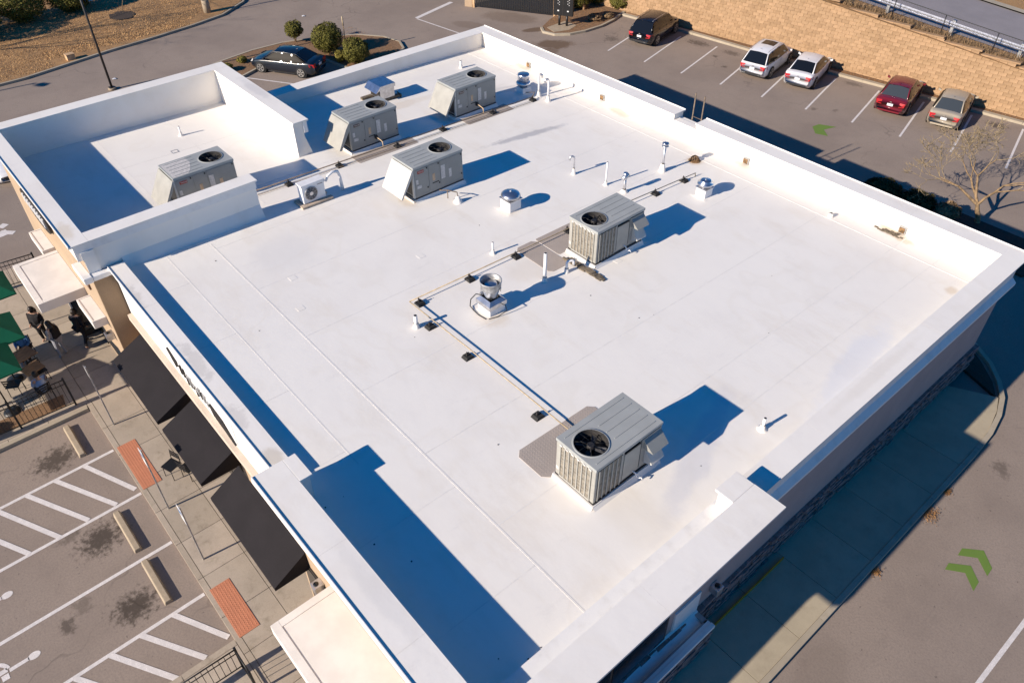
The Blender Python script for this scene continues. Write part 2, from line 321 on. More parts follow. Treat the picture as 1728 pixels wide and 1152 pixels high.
# ---------------------------------------------------------------- mesh helpers
class MB:
    """collects faces, then links them as ONE mesh object"""
    def __init__(s): s.v = []; s.f = []; s.sm = []
    def add(s, vs, fs, smooth=False):
        o = len(s.v); s.v += [tuple(v) for v in vs]
        for f in fs: s.f.append(tuple(i+o for i in f)); s.sm.append(smooth)
        return s
    def box(s, x0, x1, y0, y1, z0, z1):
        s.add([(x0,y0,z0),(x1,y0,z0),(x1,y1,z0),(x0,y1,z0),(x0,y0,z1),(x1,y0,z1),(x1,y1,z1),(x0,y1,z1)],
              [(0,3,2,1),(4,5,6,7),(0,1,5,4),(1,2,6,5),(2,3,7,6),(3,0,4,7)])
        return s
    def shell(s, x0, x1, y0, y1, z0, z1):
        s.box(x0, x1, y0, y1, z0, z1); s.f.pop(-5); s.sm.pop(-5); return s
    def prism(s, pts, z0, z1, cap=True):
        n = len(pts)
        zz0 = z0 if callable(z0) else (lambda x, y: z0); zz1 = z1 if callable(z1) else (lambda x, y: z1)
        a = sum(pts[i][0]*pts[(i+1)%n][1]-pts[(i+1)%n][0]*pts[i][1] for i in range(n))
        if a < 0: pts = pts[::-1]
        vs = [(x, y, zz0(x, y)) for x, y in pts] + [(x, y, zz1(x, y)) for x, y in pts]
        fs = [(i, (i+1)%n, n+(i+1)%n, n+i) for i in range(n)]
        if cap: fs += [tuple(range(n))[::-1], tuple(range(n, 2*n))]
        s.add(vs, fs); return s
    def tube(s, pts, r, seg=8, cap=True, smooth=True):
        pts = [Vector(p) for p in pts]; rs = r if isinstance(r, (list, tuple)) else [r]*len(pts)
        up = None; rings = []
        for i, p in enumerate(pts):
            if i == 0: t = pts[1]-p
            elif i == len(pts)-1: t = p-pts[i-1]
            else: t = (pts[i+1]-p).normalized()+(p-pts[i-1]).normalized()
            if t.length < 1e-9: t = Vector((0, 0, 1))
            t.normalize()
            if up is None:
                up = Vector((0, 0, 1)) if abs(t.z) < 0.9 else Vector((1, 0, 0))
            a = t.cross(up)
            if a.length < 1e-6: a = t.cross(Vector((0, 1, 0)))
            a.normalize(); up2 = a.cross(t).normalized(); up = up2
            rings.append([p + rs[i]*(math.cos(2*PI*k/seg)*a + math.sin(2*PI*k/seg)*up2) for k in range(seg)])
        vs = [v for rg in rings for v in rg]; fs = []
        for i in range(len(rings)-1):
            for k in range(seg):
                fs.append((i*seg+k, i*seg+(k+1)%seg, (i+1)*seg+(k+1)%seg, (i+1)*seg+k))
        o = len(s.v); s.add(vs, fs, smooth)
        if cap:
            s.f.append(tuple(o+k for k in range(seg))[::-1]); s.sm.append(False)
            s.f.append(tuple(o+(len(rings)-1)*seg+k for k in range(seg))); s.sm.append(False)
        return s
    def lathe(s, prof, seg=20, c=(0, 0), smooth=True, closed_top=True, closed_bot=True):
        vs = []; fs = []
        for r, z in prof:
            vs += [(c[0]+r*math.cos(2*PI*k/seg), c[1]+r*math.sin(2*PI*k/seg), z) for k in range(seg)]
        for i in range(len(prof)-1):
            for k in range(seg):
                fs.append((i*seg+k, i*seg+(k+1)%seg, (i+1)*seg+(k+1)%seg, (i+1)*seg+k))
        o = len(s.v); s.add(vs, fs, smooth)
        if closed_bot: s.f.append(tuple(o+k for k in range(seg))[::-1]); s.sm.append(False)
        if closed_top: s.f.append(tuple(o+(len(prof)-1)*seg+k for k in range(seg))); s.sm.append(False)
        return s
    def mesh(s, name):
        me = bpy.data.meshes.new(name); me.from_pydata(s.v, [], s.f)
        me.polygons.foreach_set('use_smooth', s.sm); me.update(); return me
    def build(s, name, mat, parent=None, label=None, bevel=0.0, kind=None, loc=None, rot=None):
        me = s.mesh(name); me.materials.append(MATS[mat])
        o = bpy.data.objects.new(name, me); COL.objects.link(o)
        if parent: o.parent = parent
        if label: o['label'] = label
        if kind: o['kind'] = kind
        if bevel:
            md = o.modifiers.new('bevel', 'BEVEL'); md.width = bevel; md.segments = 2; md.limit_method = 'ANGLE'
            md.angle_limit = R(40)
        if loc is not None: o.location = loc
        if rot is not None: o.rotation_euler = rot
        return o
def box(name, mat, x0, x1, y0, y1, z0, z1, parent=None, bevel=0.0, label=None, kind=None):
    return MB().box(x0, x1, y0, y1, z0, z1).build(name, mat, parent, label, bevel, kind)
def empty(name, label, cat, loc=(0, 0, 0), rz=0.0, group=None):
    o = bpy.data.objects.new(name, None); COL.objects.link(o)
    o.location = loc; o.rotation_euler = (0, 0, rz); o.empty_display_size = 0.3
    o['label'] = label; o['category'] = cat
    if group: o['group'] = group
    return o
def tag(o, label, cat, group=None):
    o['label'] = label; o['category'] = cat
    if group: o['group'] = group
    return o
def copy_tree(o, parent=None):
    c = o.copy(); COL.objects.link(c)
    if parent: c.parent = parent
    for ch in list(o.children): copy_tree(ch, c)
    return c
def recolor(o, swap):
    """give the copied thing its own paint"""
    for ch in [o]+list(o.children_recursive):
        if ch.type == 'MESH' and ch.data.materials and ch.data.materials[0].name in swap:
            ch.data = ch.data.copy(); ch.data.materials[0] = MATS[swap[ch.data.materials[0].name]]
def rz_(y): return 4.52 + 0.02*(25.8-y)             # roof drains towards the rear wall
def line_poly(p, q, w):
    p = Vector(p); q = Vector(q); d = (q-p).normalized(); n = Vector((-d.y, d.x))*w/2
    return [tuple(p-n), tuple(q-n), tuple(q+n), tuple(p+n)]

# ================================================================ SETTING
def setting(name, mb, mat):
    return mb.build(name, mat, kind='structure')
# big ground sheet to the horizon, lot surface on top of it
setting('ground', MB().add([(-420,-420,-0.03),(420,-420,-0.03),(420,420,-0.03),(-420,420,-0.03)], [(0,1,2,3)]), 'grass_ground')
setting('parking_lot', MB().add([(-75,-45,0),(45,-45,0),(45,60,0),(-75,60,0)], [(0,1,2,3)]), 'asphalt')

# ---- painted markings (sheets 4 mm above the asphalt), each marking an object of its own under one paint layer
marks = bpy.data.objects.new('road_markings', None); COL.objects.link(marks); marks['kind'] = 'structure'
SZ = [0]
def stripe(p, q, w=0.11, z=0.005, mat='paint_line', name='painted_line'):
    n = max(1, int((Vector(q)-Vector(p)).length/0.5)); pts = line_poly(p, q, w); SZ[0] += 1; z = z+.0003*(SZ[0] % 12)
    MB().add([(x, y, z) for x, y in pts], [(0,1,2,3)]).build(name, mat, marks)
stalls = [((-35.54,39.32),(-36.95,44.7)), ((-32.6,39.68),(-33.98,45.07)), ((-29.79,40.05),(-31.11,45.45)), ((-27.04,40.52),(-28.42,45.95)),
          ((-24.24,40.92),(-25.62,46.35)), ((-21.5,41.41),(-22.79,46.75)), ((-18.78,41.91),(-20.0,47.1)), ((-16.08,42.31),(-17.4,47.6)),
          ((-13.36,42.69),(-14.7,48.0)), ((-10.62,43.1),(-11.96,48.4)), ((-7.9,43.5),(-9.2,48.8)), ((-5.1,43.9),(-6.4,49.2))]
for a, b in stalls: stripe(a, b, 0.115)
for y0, x in ((1.06,-21.9), (1.08,-19.5), (1.08,-17.08), (1.08,-14.78)): stripe((x, y0), (x+0.12, -5.4), 0.115)
for a, b in (((-21.85,0.08),(-19.77,1.0)), ((-21.85,-0.85),(-19.56,0.32)), ((-21.81,-1.72),(-19.54,-0.55)), ((-21.78,-2.6),(-19.46,-1.42)), ((-21.75,-3.5),(-19.46,-2.3)),((-21.7,-4.4),(-19.4,-3.2)),
             ((-14.75,0.14),(-13.1,1.02)), ((-14.75,-0.78),(-12.95,0.30)), ((-14.7,-1.6),(-12.9,-0.51)), ((-14.68,-2.53),(-12.9,-1.4))):
    stripe(a, b, 0.155, 0.0095)
stripe((0.95,19.3), (0.75,9.0), 0.12)
stripe((-47.9,18.6), (-44.2,20.9), 0.11)
stripe((-49.39, 33.30), (-50.51, 37.43), 0.34); stripe((-49.29, 33.23), (-44.24, 33.83), 0.11)
stripe((-38.87, 1.89), (-38.35, 1.96), 0.5); stripe((-39.20, 1.98), (-39.40, 2.29), 0.35); stripe((-38.82, 1.88), (-38.32, 2.37), 0.3)
stripe((-35.03, 0.99), (-33.10, 1.05), 0.5)
for poly in ([(-1.29,18.51),(-1.32,18.84),(-0.86,19.25),(-0.42,18.83),(-0.40,18.47),(-0.86,18.86)],
             [(-1.31,17.76),(-1.34,18.05),(-0.87,18.45),(-0.47,18.09),(-0.44,17.69),(-0.87,18.09)],
             [(-19.97,39.78),(-19.89,40.31),(-19.05,40.75),(-19.33,39.92),(-18.74,39.4),(-19.38,39.15)]):
    MB().add([(x, y, 0.006) for x, y in poly], [(0,1,2,3,4,5) if poly[0][0] < -5 else (0,1,2,5)] + ([] if poly[0][0] < -5 else [(5,2,3,4)])).build('green_chevron', 'paint_green', marks)
# wheelchair symbols
def wheelchair(ox, oy):
    g = MB()
    def P(*pts): g.add([(ox+x, oy+y, 0.006) for x, y in pts], [tuple(range(len(pts)))])
    P(*[(0.13*math.cos(a)*0.9, 0.16*math.sin(a)) for a in [k*PI/7 for k in range(14)]])
    P((-0.055,-0.13),(0.055,-0.13),(0.07,-0.62),(-0.05,-0.62))
    P((-0.12,-0.66),(0.02,-0.66),(0.02,-0.86),(-0.12,-0.86)); P((0.06,-0.66),(0.24,-0.66),(0.24,-0.84),(0.06,-0.84))
    P((0.06,-0.90),(0.18,-0.90),(0.42,-1.25),(0.30,-1.30)); P((0.30,-1.30),(0.42,-1.25),(0.62,-1.28),(0.60,-1.38))
    for a0, a1 in ((100,150),(155,215),(220,275),(280,330)):
        ps = [(0.0+0.45*math.cos(R(a)), -1.02+0.45*math.sin(R(a))) for a in range(a0, a1+1, 10)]
        qs = [(0.0+0.34*math.cos(R(a)), -1.02+0.34*math.sin(R(a))) for a in range(a1, a0-1, -10)]
        P(*(ps+qs))
    g.build('wheelchair_symbol', 'paint_line', marks)
wheelchair(-16.05, -3.15); wheelchair(-18.45, -3.2)

# ---- sidewalks: each slab a part, kerbs in lengths
def walk(name, slabs, mat, z=0.13):
    root = bpy.data.objects.new(name, None); COL.objects.link(root); root['kind'] = 'structure'
    for poly in slabs:
        MB().prism(poly, -0.02, z+random.uniform(-0.003, 0.003)).build('slab', mat, root)
    return root
def rect(x0, x1, y0, y1, g=0.008): return [(x0+g,y0+g),(x1-g,y0+g),(x1-g,y1-g),(x0+g,y1-g)]
sl = []
xs = [-24.6, -22.97, -21.42, -19.87, -18.32, -16.77, -15.22, -13.67, -12.3, -10.75, -9.2, -7.65, -6.1, -4.97]
for a, b in zip(xs, xs[1:]): sl += [rect(a, b, 1.28, 2.55), rect(a, b, 2.55, 3.75)]
for a, b in zip(xs, xs[1:]): sl.append(rect(a, b, 1.10, 1.28))
for i in range(3):
    for j in range(4): sl.append(rect(-12.87+0.2+i*2.6, -12.67+2.6+i*2.6, -4.9+j*1.5, -3.4+j*1.5))
for j in range(4): sl.append(rect(-12.87, -12.67, -4.9+j*1.5, -3.4+j*1.5))
walk('front_sidewalk', sl, 'sidewalk')
sl = []
px = [-35.2, -33.4, -31.6, -29.8, -28.0, -26.2, -24.6]; py = [-5.4, -3.6, -1.9, -0.3, 1.2, 2.95]
for a, b in zip(px, px[1:]):
    for c_, d_ in zip(py, py[1:]): sl.append(rect(a, b, c_, d_))
sl += [rect(-24.6, -24.42, -5.4+1.3*k, -4.1+1.3*k) for k in range(5)]
walk('patio_pavement', sl, 'sidewalk')
# side walk beside the drive-through lane, rounded at its far end
sl = []
ys = [-2.0+1.83*k for k in range(14)]
for a, b in zip(ys, ys[1:]): sl.append(rect(-5.0, -2.85, a, b))
sl.append([(-5.0,21.8),(-2.86,21.8),(-2.86,22.8),(-2.91,24.0),(-3.13,25.1),(-3.4,25.85),(-5.0,25.0)])
walk('drive_sidewalk', sl, 'sidewalk_side')
kr = bpy.data.objects.new('kerbs', None); COL.objects.link(kr); kr['kind'] = 'structure'
def kerb_line(pts, w=0.16, h=0.145, seg=3.0, mat='kerb'):
    """kerb stones laid along a line, one object per length"""
    P = [Vector(p) for p in pts]; cum = [0]
    for a, b in zip(P, P[1:]): cum.append(cum[-1]+(b-a).length)
    n = max(1, round(cum[-1]/seg)); 
    def at(s):
        s = min(max(s, 0), cum[-1]-1e-6)
        for i in range(len(P)-1):
            if s <= cum[i+1]+1e-9:
                return P[i].lerp(P[i+1], (s-cum[i])/(cum[i+1]-cum[i]))
        return P[-1]
    for k in range(n):
        s0 = cum[-1]*k/n+0.006; s1 = cum[-1]*(k+1)/n-0.006
        st = [s0]+[c for c in cum if s0+0.05 < c < s1-0.05]+[s1]
        L = []; Rr = []
        for s in st:
            p = at(s); d = (at(s+0.05)-at(s-0.05)).normalized(); nn = Vector((-d.y, d.x))*w/2
            L.append(tuple(p+nn)); Rr.append(tuple(p-nn))
        MB().prism(Rr+L[::-1], -0.02, h).build('kerb_stone', mat, kr)
kerb_line([(-2.77,-2),(-2.77,8),(-2.77,20),(-2.77,22.6),(-2.82,23.9),(-3.0,25.0),(-3.3,25.95),(-3.75,26.7),(-4.4,27.45),(-5.3,28.1),(-6.5,28.5),(-8.5,28.6)])
kerb_line([(-24.38,1.08),(-24.38,-2.5),(-24.38,-5.2)], 0.16)
# grass verge on the far left, its kerb, kerbs round the islands
verge = [(-56.9,-12),(-56.85,4),(-56.9,8),(-57.5,11),(-58.0,13.6),(-58.4,17),(-58.9,20),(-59.6,22.6),(-61.2,25),(-64,27.2),(-69,29.5),(-90,31),(-110,30),(-110,-30),(-56.9,-30)]
setting('grass_verge', MB().prism(verge, -0.02, 0.13), 'grass_ground')
kerb_line([(-56.76,-12),(-56.71,4),(-56.76,8),(-57.36,11),(-57.86,13.6),(-58.26,17),(-58.76,20),(-59.45,22.7),(-61.1,25.15),(-63.9,27.35),(-69,29.65)])
isl = [(-47.3,17.3),(-49.4,15.3),(-50.6,16.6),(-51.0,18.6),(-51.4,21),(-51.3,23.3),(-50.4,26),(-49.2,28),(-47.6,29.2),(-46.1,29.5),(-44.9,29.0),(-44.1,27.7),(-43.6,25.4),(-44.1,24.4),(-47.3,23.9),(-48.2,22.4),(-48.4,20.0)]
setting('planting_island', MB().prism(isl, -0.02, 0.12), 'mulch'); kerb_line(isl+[isl[0]], 0.15)
kisl = [(-41.6,38.75),(-40.9,38.3),(-40.0,38.55),(-39.35,39.4),(-39.05,40.6),(-39.0,42.2),(-39.25,43.6),(-39.7,44.9),(-39.9,45.6),(-43.6,45.4),(-43.2,42.4),(-42.4,40.3)]
setting('kiosk_bed', MB().prism(kisl, -0.02, 0.11), 'mulch'); kerb_line(kisl[:9], 0.17)
kerb_line([(-39.75,45.2),(-34.6,45.98),(-29.0,46.55),(-22.8,47.35),(-17.0,48.3),(-12.1,49.05),(-2,50.6),(6,51.9)], 0.3, 0.14)
setting('mulch_strip', MB().prism([(-43.5,45.3),(-34.6,46.1),(-29.0,46.7),(-22.8,47.5),(-17.0,48.45),(-12.1,49.2),(8,52.3),(8,53),(-12,50.6),(-30,48),(-44,46.2)], -0.02, 0.11), 'mulch')
MB().prism([(-41.3,39.0),(-40.3,38.75),(-39.9,39.9),(-40.2,40.9),(-41.4,40.9)], 0.0, 0.125).build('kiosk_slab', 'concrete_pale', kind='structure')
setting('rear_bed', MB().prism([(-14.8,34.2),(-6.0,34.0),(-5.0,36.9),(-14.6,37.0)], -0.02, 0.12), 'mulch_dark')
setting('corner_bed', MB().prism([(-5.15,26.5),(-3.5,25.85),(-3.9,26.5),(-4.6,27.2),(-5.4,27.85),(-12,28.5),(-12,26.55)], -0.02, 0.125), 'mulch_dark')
setting('patio_bed', MB().prism([(-24.95,0.52),(-25.6,0.62),(-25.75,-2.6),(-25.1,-2.7)], 0.1, 0.15), 'mulch')
# tactile pads: a moulded sheet with rows of domes
for (x0, x1, y0, y1) in ((-21.79,-19.46,1.18,1.78), (-14.70,-12.80,1.23,1.82)):
    pad = box('tactile_pad', 'tactile_orange', x0, x1, y0, y1, 0.10, 0.142, kind='structure')
    g = MB()
    nx = int((x1-x0)/0.08); ny = int((y1-y0)/0.08)
    for i in range(nx):
        for j in range(ny):
            cx = x0+0.05+i*0.08; cy = y0+0.05+j*0.08
            g.add([(cx-.02,cy-.02,.142),(cx+.02,cy-.02,.142),(cx+.02,cy+.02,.142),(cx-.02,cy+.02,.142),(cx,cy,.15)], [(0,1,4),(1,2,4),(2,3,4),(3,0,4)])
    g.build('dome_field', 'tactile_orange', pad, kind='stuff')

# upper terrace behind the retaining wall, rising to the left
def terr(x): return 2.75+max(-3, (-14.5-x))*0.108
def wall_y(x): return 48.12+0.14*(x+23.4)
g = MB(); xs_ = [8,0,-8,-14,-20,-26,-32,-40,-60,-110]; rows = (0.35, 1.9)
def band(name, o0, o1, mat, dz=0.0, up=0.0):
    g = MB(); v = []
    for x in xs_:
        v += [(x, wall_y(x)+o0, terr(x)+dz), (x, wall_y(x)+o1, terr(x)+dz+up)]
    g.add(v, [(2*i+2, 2*i, 2*i+1, 2*i+3) for i in range(len(xs_)-1)][::1]); return setting(name, g, mat)
band('upper_verge', 0.05, 1.9, 'grass_ground', -0.08)
band('upper_road', 1.9, 8.6, 'upper_asphalt', -0.06)
band('upper_kerb', 8.5, 9.1, 'kerb', 0.04)
band('upper_ground', 9.0, 130, 'grass_ground', 0.0, 2.5)

# ================================================================ THE BUILDING
B0 = empty('retail_building', 'single storey retail building with a white membrane roof inside raised parapets', 'building')
# roof membrane and its welded seams
g = MB()
for (x0, x1, y0, y1) in ((-32.6,-5.0,3.65,26.2), (-34.8,-32.6,2.95,12.5), (-32.6,-24.4,2.95,3.65), (-12.3,-5.0,3.2,3.65)):
    g.add([(x0,y0,rz_(y0)),(x1,y0,rz_(y0)),(x1,y1,rz_(y1)),(x0,y1,rz_(y1))], [(0,1,2,3)])
roof_o = g.build('roof', 'roof_white', B0)
def seam(p, q, w=0.032, t=0.003):
    pts = line_poly(p, q, w)
    MB().prism(pts, lambda x, y: rz_(y)-0.02, lambda x, y: rz_(y)+t).build('seam', 'seam_white', roof_o)
for x in (-29.4, -26.35, -23.3, -20.27, -17.23, -14.18, -11.22, -8.35, -6.95):
    y0 = 6.7 if x > -24 else (13.2 if x < -27 else 9.3)
    if x > -8: y0 = 11.6
    seam((x, y0), (x+(0.03), 25.6))
seam((-23.7,6.7), (-5.4,6.7), 0.05, 0.004); seam((-23.9,5.24), (-12.0,5.26), 0.04, 0.003)
for x in (-22.0,-18.7,-15.5,-12.6): seam((x, 4.0), (x, 5.2))
for x in (-9.9, -7.0): seam((x, 3.8), (x, 6.65))
seam((-32.1,24.7),(-5.5,24.7), 0.05, 0.006)
seam((-34.3,6.4),(-25,6.4)); seam((-34.3,9.4),(-25,9.4)); seam((-31,3.4),(-31,12)); 
for (x, y) in ((-18.46, 11.82), (-20.11, 7.88), (-18.53, 7.28), (-13.96, 16.74)):
    MB().prism([(x-.12,y-.12),(x+.12,y-.12),(x+.12,y+.12),(x-.12,y+.12)], lambda a, b_: rz_(b_)-.02, lambda a, b_: rz_(b_)+.006).build('membrane_patch', 'roof_white', roof_o)
g = MB(); 
for (x, y) in ((-31.09, 8.52),): 
    for a, b_, c_, d_ in ((-.14,-.11,-.12,.12),(.11,.14,-.12,.12),(-.12,.12,-.13,-.11),(-.12,.12,.11,.13)):
        g.prism([(x+a,y+c_),(x+b_,y+c_),(x+b_,y+d_),(x+a,y+d_)], rz_(y)-.02, rz_(y)+.012)
g.build('patch_outline', 'galv_dull', roof_o)

def wallpart(name, mat, *a, **k): return box(name, mat, *a, parent=B0, **k)
CAPT = 0.06
def cap(x0, x1, y0, y1, z, drop=0.1, seg=3.05):
    """parapet coping in lengths, with drip edges turned down"""
    L = (x1-x0) if (x1-x0) > (y1-y0) else (y1-y0); n = max(1, round(L/seg))
    for k in range(n):
        if (x1-x0) > (y1-y0): a = (x0+(x1-x0)*k/n+.0012, x0+(x1-x0)*(k+1)/n-.0012, y0, y1)
        else: a = (x0, x1, y0+(y1-y0)*k/n+.0012, y0+(y1-y0)*(k+1)/n-.0012)
        box('parapet_cap', 'cap_white', *a, z-CAPT, z, parent=B0)
def lip(x0, x1, y0, y1, z, h=.035):
    box('edge_lip', 'trim_white', x0, x1, y0, y1, z-.055, z+h, parent=B0)
lip(-32.98,-19.22,26.532,26.552,5.30); lip(-18.08,-4.70,26.532,26.552,5.30); lip(-24.19,-12.64,3.445,3.468,5.20); lip(-12.63,-4.01,2.855,2.878,5.78); lip(-35.09,-24.20,2.625,2.648,6.3)
# --- rear parapet with the ladder gap
wallpart('rear_wall', 'roof_white', -32.93, -19.25, 25.85, 26.45, 0.0, 5.24)
wallpart('rear_wall', 'roof_white', -19.25, -18.05, 25.85, 26.45, 0.0, 5.0)
wallpart('rear_wall', 'roof_white', -18.05, -5.36, 25.85, 26.45, 0.0, 5.24)
cap(-32.98, -19.22, 25.80, 26.53, 5.30); cap(-18.08, -5.37, 25.80, 26.53, 5.30)
box('parapet_cap', 'cap_white', -19.22, -18.08, 25.82, 26.2, 5.0, 5.05, parent=B0, bevel=0.01)
# --- left parapet behind the tall block
wallpart('left_wall', 'roof_white', -32.93, -32.33, 12.78, 25.84, 0.0, 5.24)
cap(-32.98, -32.27, 12.82, 25.79, 5.30)
# --- right (drive-through) side, low parapet
wallpart('right_wall', 'grey_stucco', -5.36, -4.98, 3.4, 26.45, 0.0, 4.1)
wallpart('right_parapet', 'trim_white', -5.36, -4.90, 3.4, 26.47, 4.1, 5.24)
box('cornice', 'trim_white', -4.90, -4.80, 3.4, 26.5, 4.98, 5.235, parent=B0)
g = MB().add([(-4.90,3.4,4.30),(-4.74,3.4,4.16),(-4.74,3.4,4.06),(-4.98,3.4,4.06),(-4.90,26.5,4.30),(-4.74,26.5,4.16),(-4.74,26.5,4.06),(-4.98,26.5,4.06)],
     [(0,1,5,4),(1,2,6,5),(2,3,7,6),(3,2,1,0),(4,5,6,7)]).build('cornice', 'trim_white', B0)
cap(-5.37, -4.70, 11.5, 26.53, 5.30)
# stone veneer at the foot of the right wall (small ledge stones, past 300 of a kind): one part
g = MB(); rs = random.Random(3)
z = 0.1
while z < 1.15:
    h = rs.uniform(0.09, 0.15); y = 3.2
    while y < 26.4:
        l = rs.uniform(0.18, 0.5); d = rs.uniform(0.06, 0.16)
        if not (y < 10.7 and z < 1.2 and False): g.box(-4.98, -4.98+d, y+.008, y+l-.008, z+.006, z+h-.006)
        y += l
    z += h
g.build('stone_veneer', 'stone_a', B0, kind='stuff')
box('veneer_backing', 'joint_dark', -4.98, -4.93, 3.2, 26.4, 0.0, 1.14, parent=B0)
# --- tall corner section at the front right (cap 5.78)
Z2 = 5.78
wallpart('fascia_wall', 'trim_white', -12.55, -4.62, 2.96, 3.58, 5.1, 5.46)
wallpart('fascia_wall', 'trim_white', -4.80, -4.62, 3.58, 11.42, 5.1, 5.46)
wallpart('fascia_wall', 'trim_white', -12.55, -4.08, 2.955, 3.58, 5.46, Z2-CAPT)
wallpart('fascia_wall', 'trim_white', -4.80, -4.08, 3.58, 11.42, 5.46, Z2-CAPT)
wallpart('fascia_return', 'roof_white', -12.55, -11.87, 3.58, 3.94, 4.8, Z2-CAPT)
wallpart('fascia_return', 'roof_white', -5.28, -4.80, 10.76, 11.42, 4.7, Z2-CAPT)
cap(-12.63, -4.01, 2.88, 3.66, Z2, seg=2.9); cap(-4.86, -4.01, 3.665, 11.5, Z2, seg=3.9)
box('parapet_cap', 'cap_white', -12.63, -11.80, 3.664, 4.0, Z2-CAPT, Z2, parent=B0, bevel=0.012)
box('parapet_cap', 'cap_white', -5.36, -4.864, 10.70, 11.5, Z2-CAPT, Z2, parent=B0, bevel=0.012)
for a in ((-12.66,-4.0,2.85,2.95,5.56,5.70),): box('drip_edge', 'trim_white', *a, parent=B0)
wallpart('front_wall', 'tan_stucco', -12.55, -4.98, 3.36, 3.6, 0.0, 5.1)
wallpart('shadow_pier', 'trim_white', -5.55, -4.65, -1.0, 2.84, 0.0, 5.42)  # unseen pier, added and sized to step the shadow on the side walk
# --- low front section between the tall pieces (cap 5.2)
wallpart('front_wall', 'tan_stucco', -24.2, -12.56, 3.62, 3.95, 0.0, 3.1)
wallpart('sign_band', 'trim_white', -24.2, -12.56, 3.58, 3.93, 3.1, 5.14)
box('cornice', 'trim_white', -24.18, -12.58, 3.50, 3.58, 4.88, 5.13, parent=B0)
box('cornice', 'tan_trim', -24.0, -12.7, 3.42, 3.58, 3.12, 3.34, parent=B0)
cap(-24.19, -12.64, 3.47, 3.97, 5.20)
# --- tall block at the left (cap 6.3)
Z3 = 6.3
wallpart('block_wall', 'roof_white', -35.02, -34.46, 2.95, 12.77, 0.0, Z3-CAPT)
wallpart('block_wall', 'tan_stucco', -35.02, -24.27, 2.90, 3.28, 0.0, 5.7)
wallpart('block_fascia', 'trim_white', -35.05, -24.25, 2.74, 3.28, 5.7, Z3-CAPT)
wallpart('block_wall', 'roof_white', -34.46, -27.40, 12.18, 12.60, 4.3, Z3-CAPT)
wallpart('block_fascia', 'trim_white', -34.9, -27.33, 12.60, 12.76, 5.75, Z3-CAPT)
g = MB().add([(-34.4,12.6,5.6),(-27.42,12.6,5.6),(-27.42,12.95,4.4),(-34.4,12.95,4.4),(-34.4,12.4,4.4),(-27.42,12.4,4.4),(-34.4,12.4,5.6),(-27.42,12.4,5.6)],
     [(0,3,2,1),(1,2,5,7),(3,0,6,4)]).build('wall_brace_cover', 'roof_white', B0)
wallpart('block_wall', 'tan_stucco_shaded', -24.75, -24.22, 2.905, 3.60, 0.0, 4.97)
wallpart('block_wall', 'roof_white', -24.75, -24.22, 2.905, 3.279, 4.97, 5.70)
wallpart('block_wall', 'roof_white', -24.75, -24.30, 3.28, 8.96, 4.3, Z3-CAPT-.001)
wallpart('block_fascia', 'trim_white', -24.30, -24.24, 2.80, 8.97, 5.98, Z3-CAPT)
wallpart('block_fascia', 'roof_white', -24.75, -24.20, 2.88, 3.28, 5.7, 5.98)
g = MB().add([(-24.30,3.98,5.30),(-24.30,8.955,5.30),(-23.93,8.955,4.7),(-23.93,3.98,4.7),(-24.5,8.955,4.7),(-24.5,8.955,5.3)], [(0,3,2,1),(1,2,4,5)]).build('cant_strip', 'roof_white', B0)
cap(-35.09, -34.42, 2.65, 12.82, Z3); cap(-34.415, -24.20, 2.65, 3.24, Z3, seg=3.4); cap(-34.415, -27.28, 12.15, 12.82, Z3); cap(-24.82, -24.20, 3.245, 9.03, Z3, seg=2.9)
# moulding that turns the corner of the block at low-parapet height
box('moulding', 'trim_white', -25.15, -23.98, 2.62, 2.90, 4.98, 5.2, parent=B0, bevel=0.02)
box('moulding', 'trim_white', -24.22, -23.98, 2.905, 3.98, 5.0, 5.17, parent=B0, bevel=0.02)
# --- scuppers in the rear wall
for (px_, label) in ((-28.6,0), (-23.45,0), (-15.35,0), (-8.6,0)):
    s = box('scupper', 'galv_dull', px_-.13, px_+.13, 25.76, 25.86, rz_(25.8)+.03, rz_(25.8)+.28, parent=B0)
    box('scupper_throat', 'rust_iron', px_-.10, px_+.10, 25.745, 25.762, rz_(25.8)+.05, rz_(25.8)+.25, parent=s)
# --- awnings over the shop windows (x range, wall plane)
def awning(x0, x1, yw, zt=2.95, zb=2.22, yo=2.36):
    a = MB().add([(x0,yw,zt),(x1,yw,zt),(x1,yo,zb+.12),(x0,yo,zb+.12),(x0,yw,zt-.02),(x1,yw,zt-.02),(x1,yo+.015,zb+.10),(x0,yo+.015,zb+.10)],
              [(0,3,2,1),(4,5,6,7),(0,1,5,4),(2,3,7,6)]).build('awning', 'awning_black', B0)
    MB().add([(x0,yo,zb+.12),(x1,yo,zb+.12),(x1,yo,zb),(x0,yo,zb)], [(0,3,2,1)]).build('valance', 'awning_black', a)
    for x, s in ((x0,-1),(x1,1)):
        MB().add([(x,yw,zt),(x,yo,zb+.12),(x,yo,zb),(x,yw,zb)], [(0,1,2,3)]).build('side_panel', 'awning_black', a)
    MB().tube([(x0+.02,yo+.03,zb+.03),(x1-.02,yo+.03,zb+.03)], .02).tube([(x1-.02,yo+.03,zb+.03),(x1-.02,yw,zb+.03)], .02).tube([(x0+.02,yo+.03,zb+.03),(x0+.02,yw,zb+.03)], .02).build('frame', 'black_metal', a)
awning(-23.35, -19.6, 3.60); awning(-19.2, -16.42, 3.60); awning(-15.78, -12.02, 3.36)
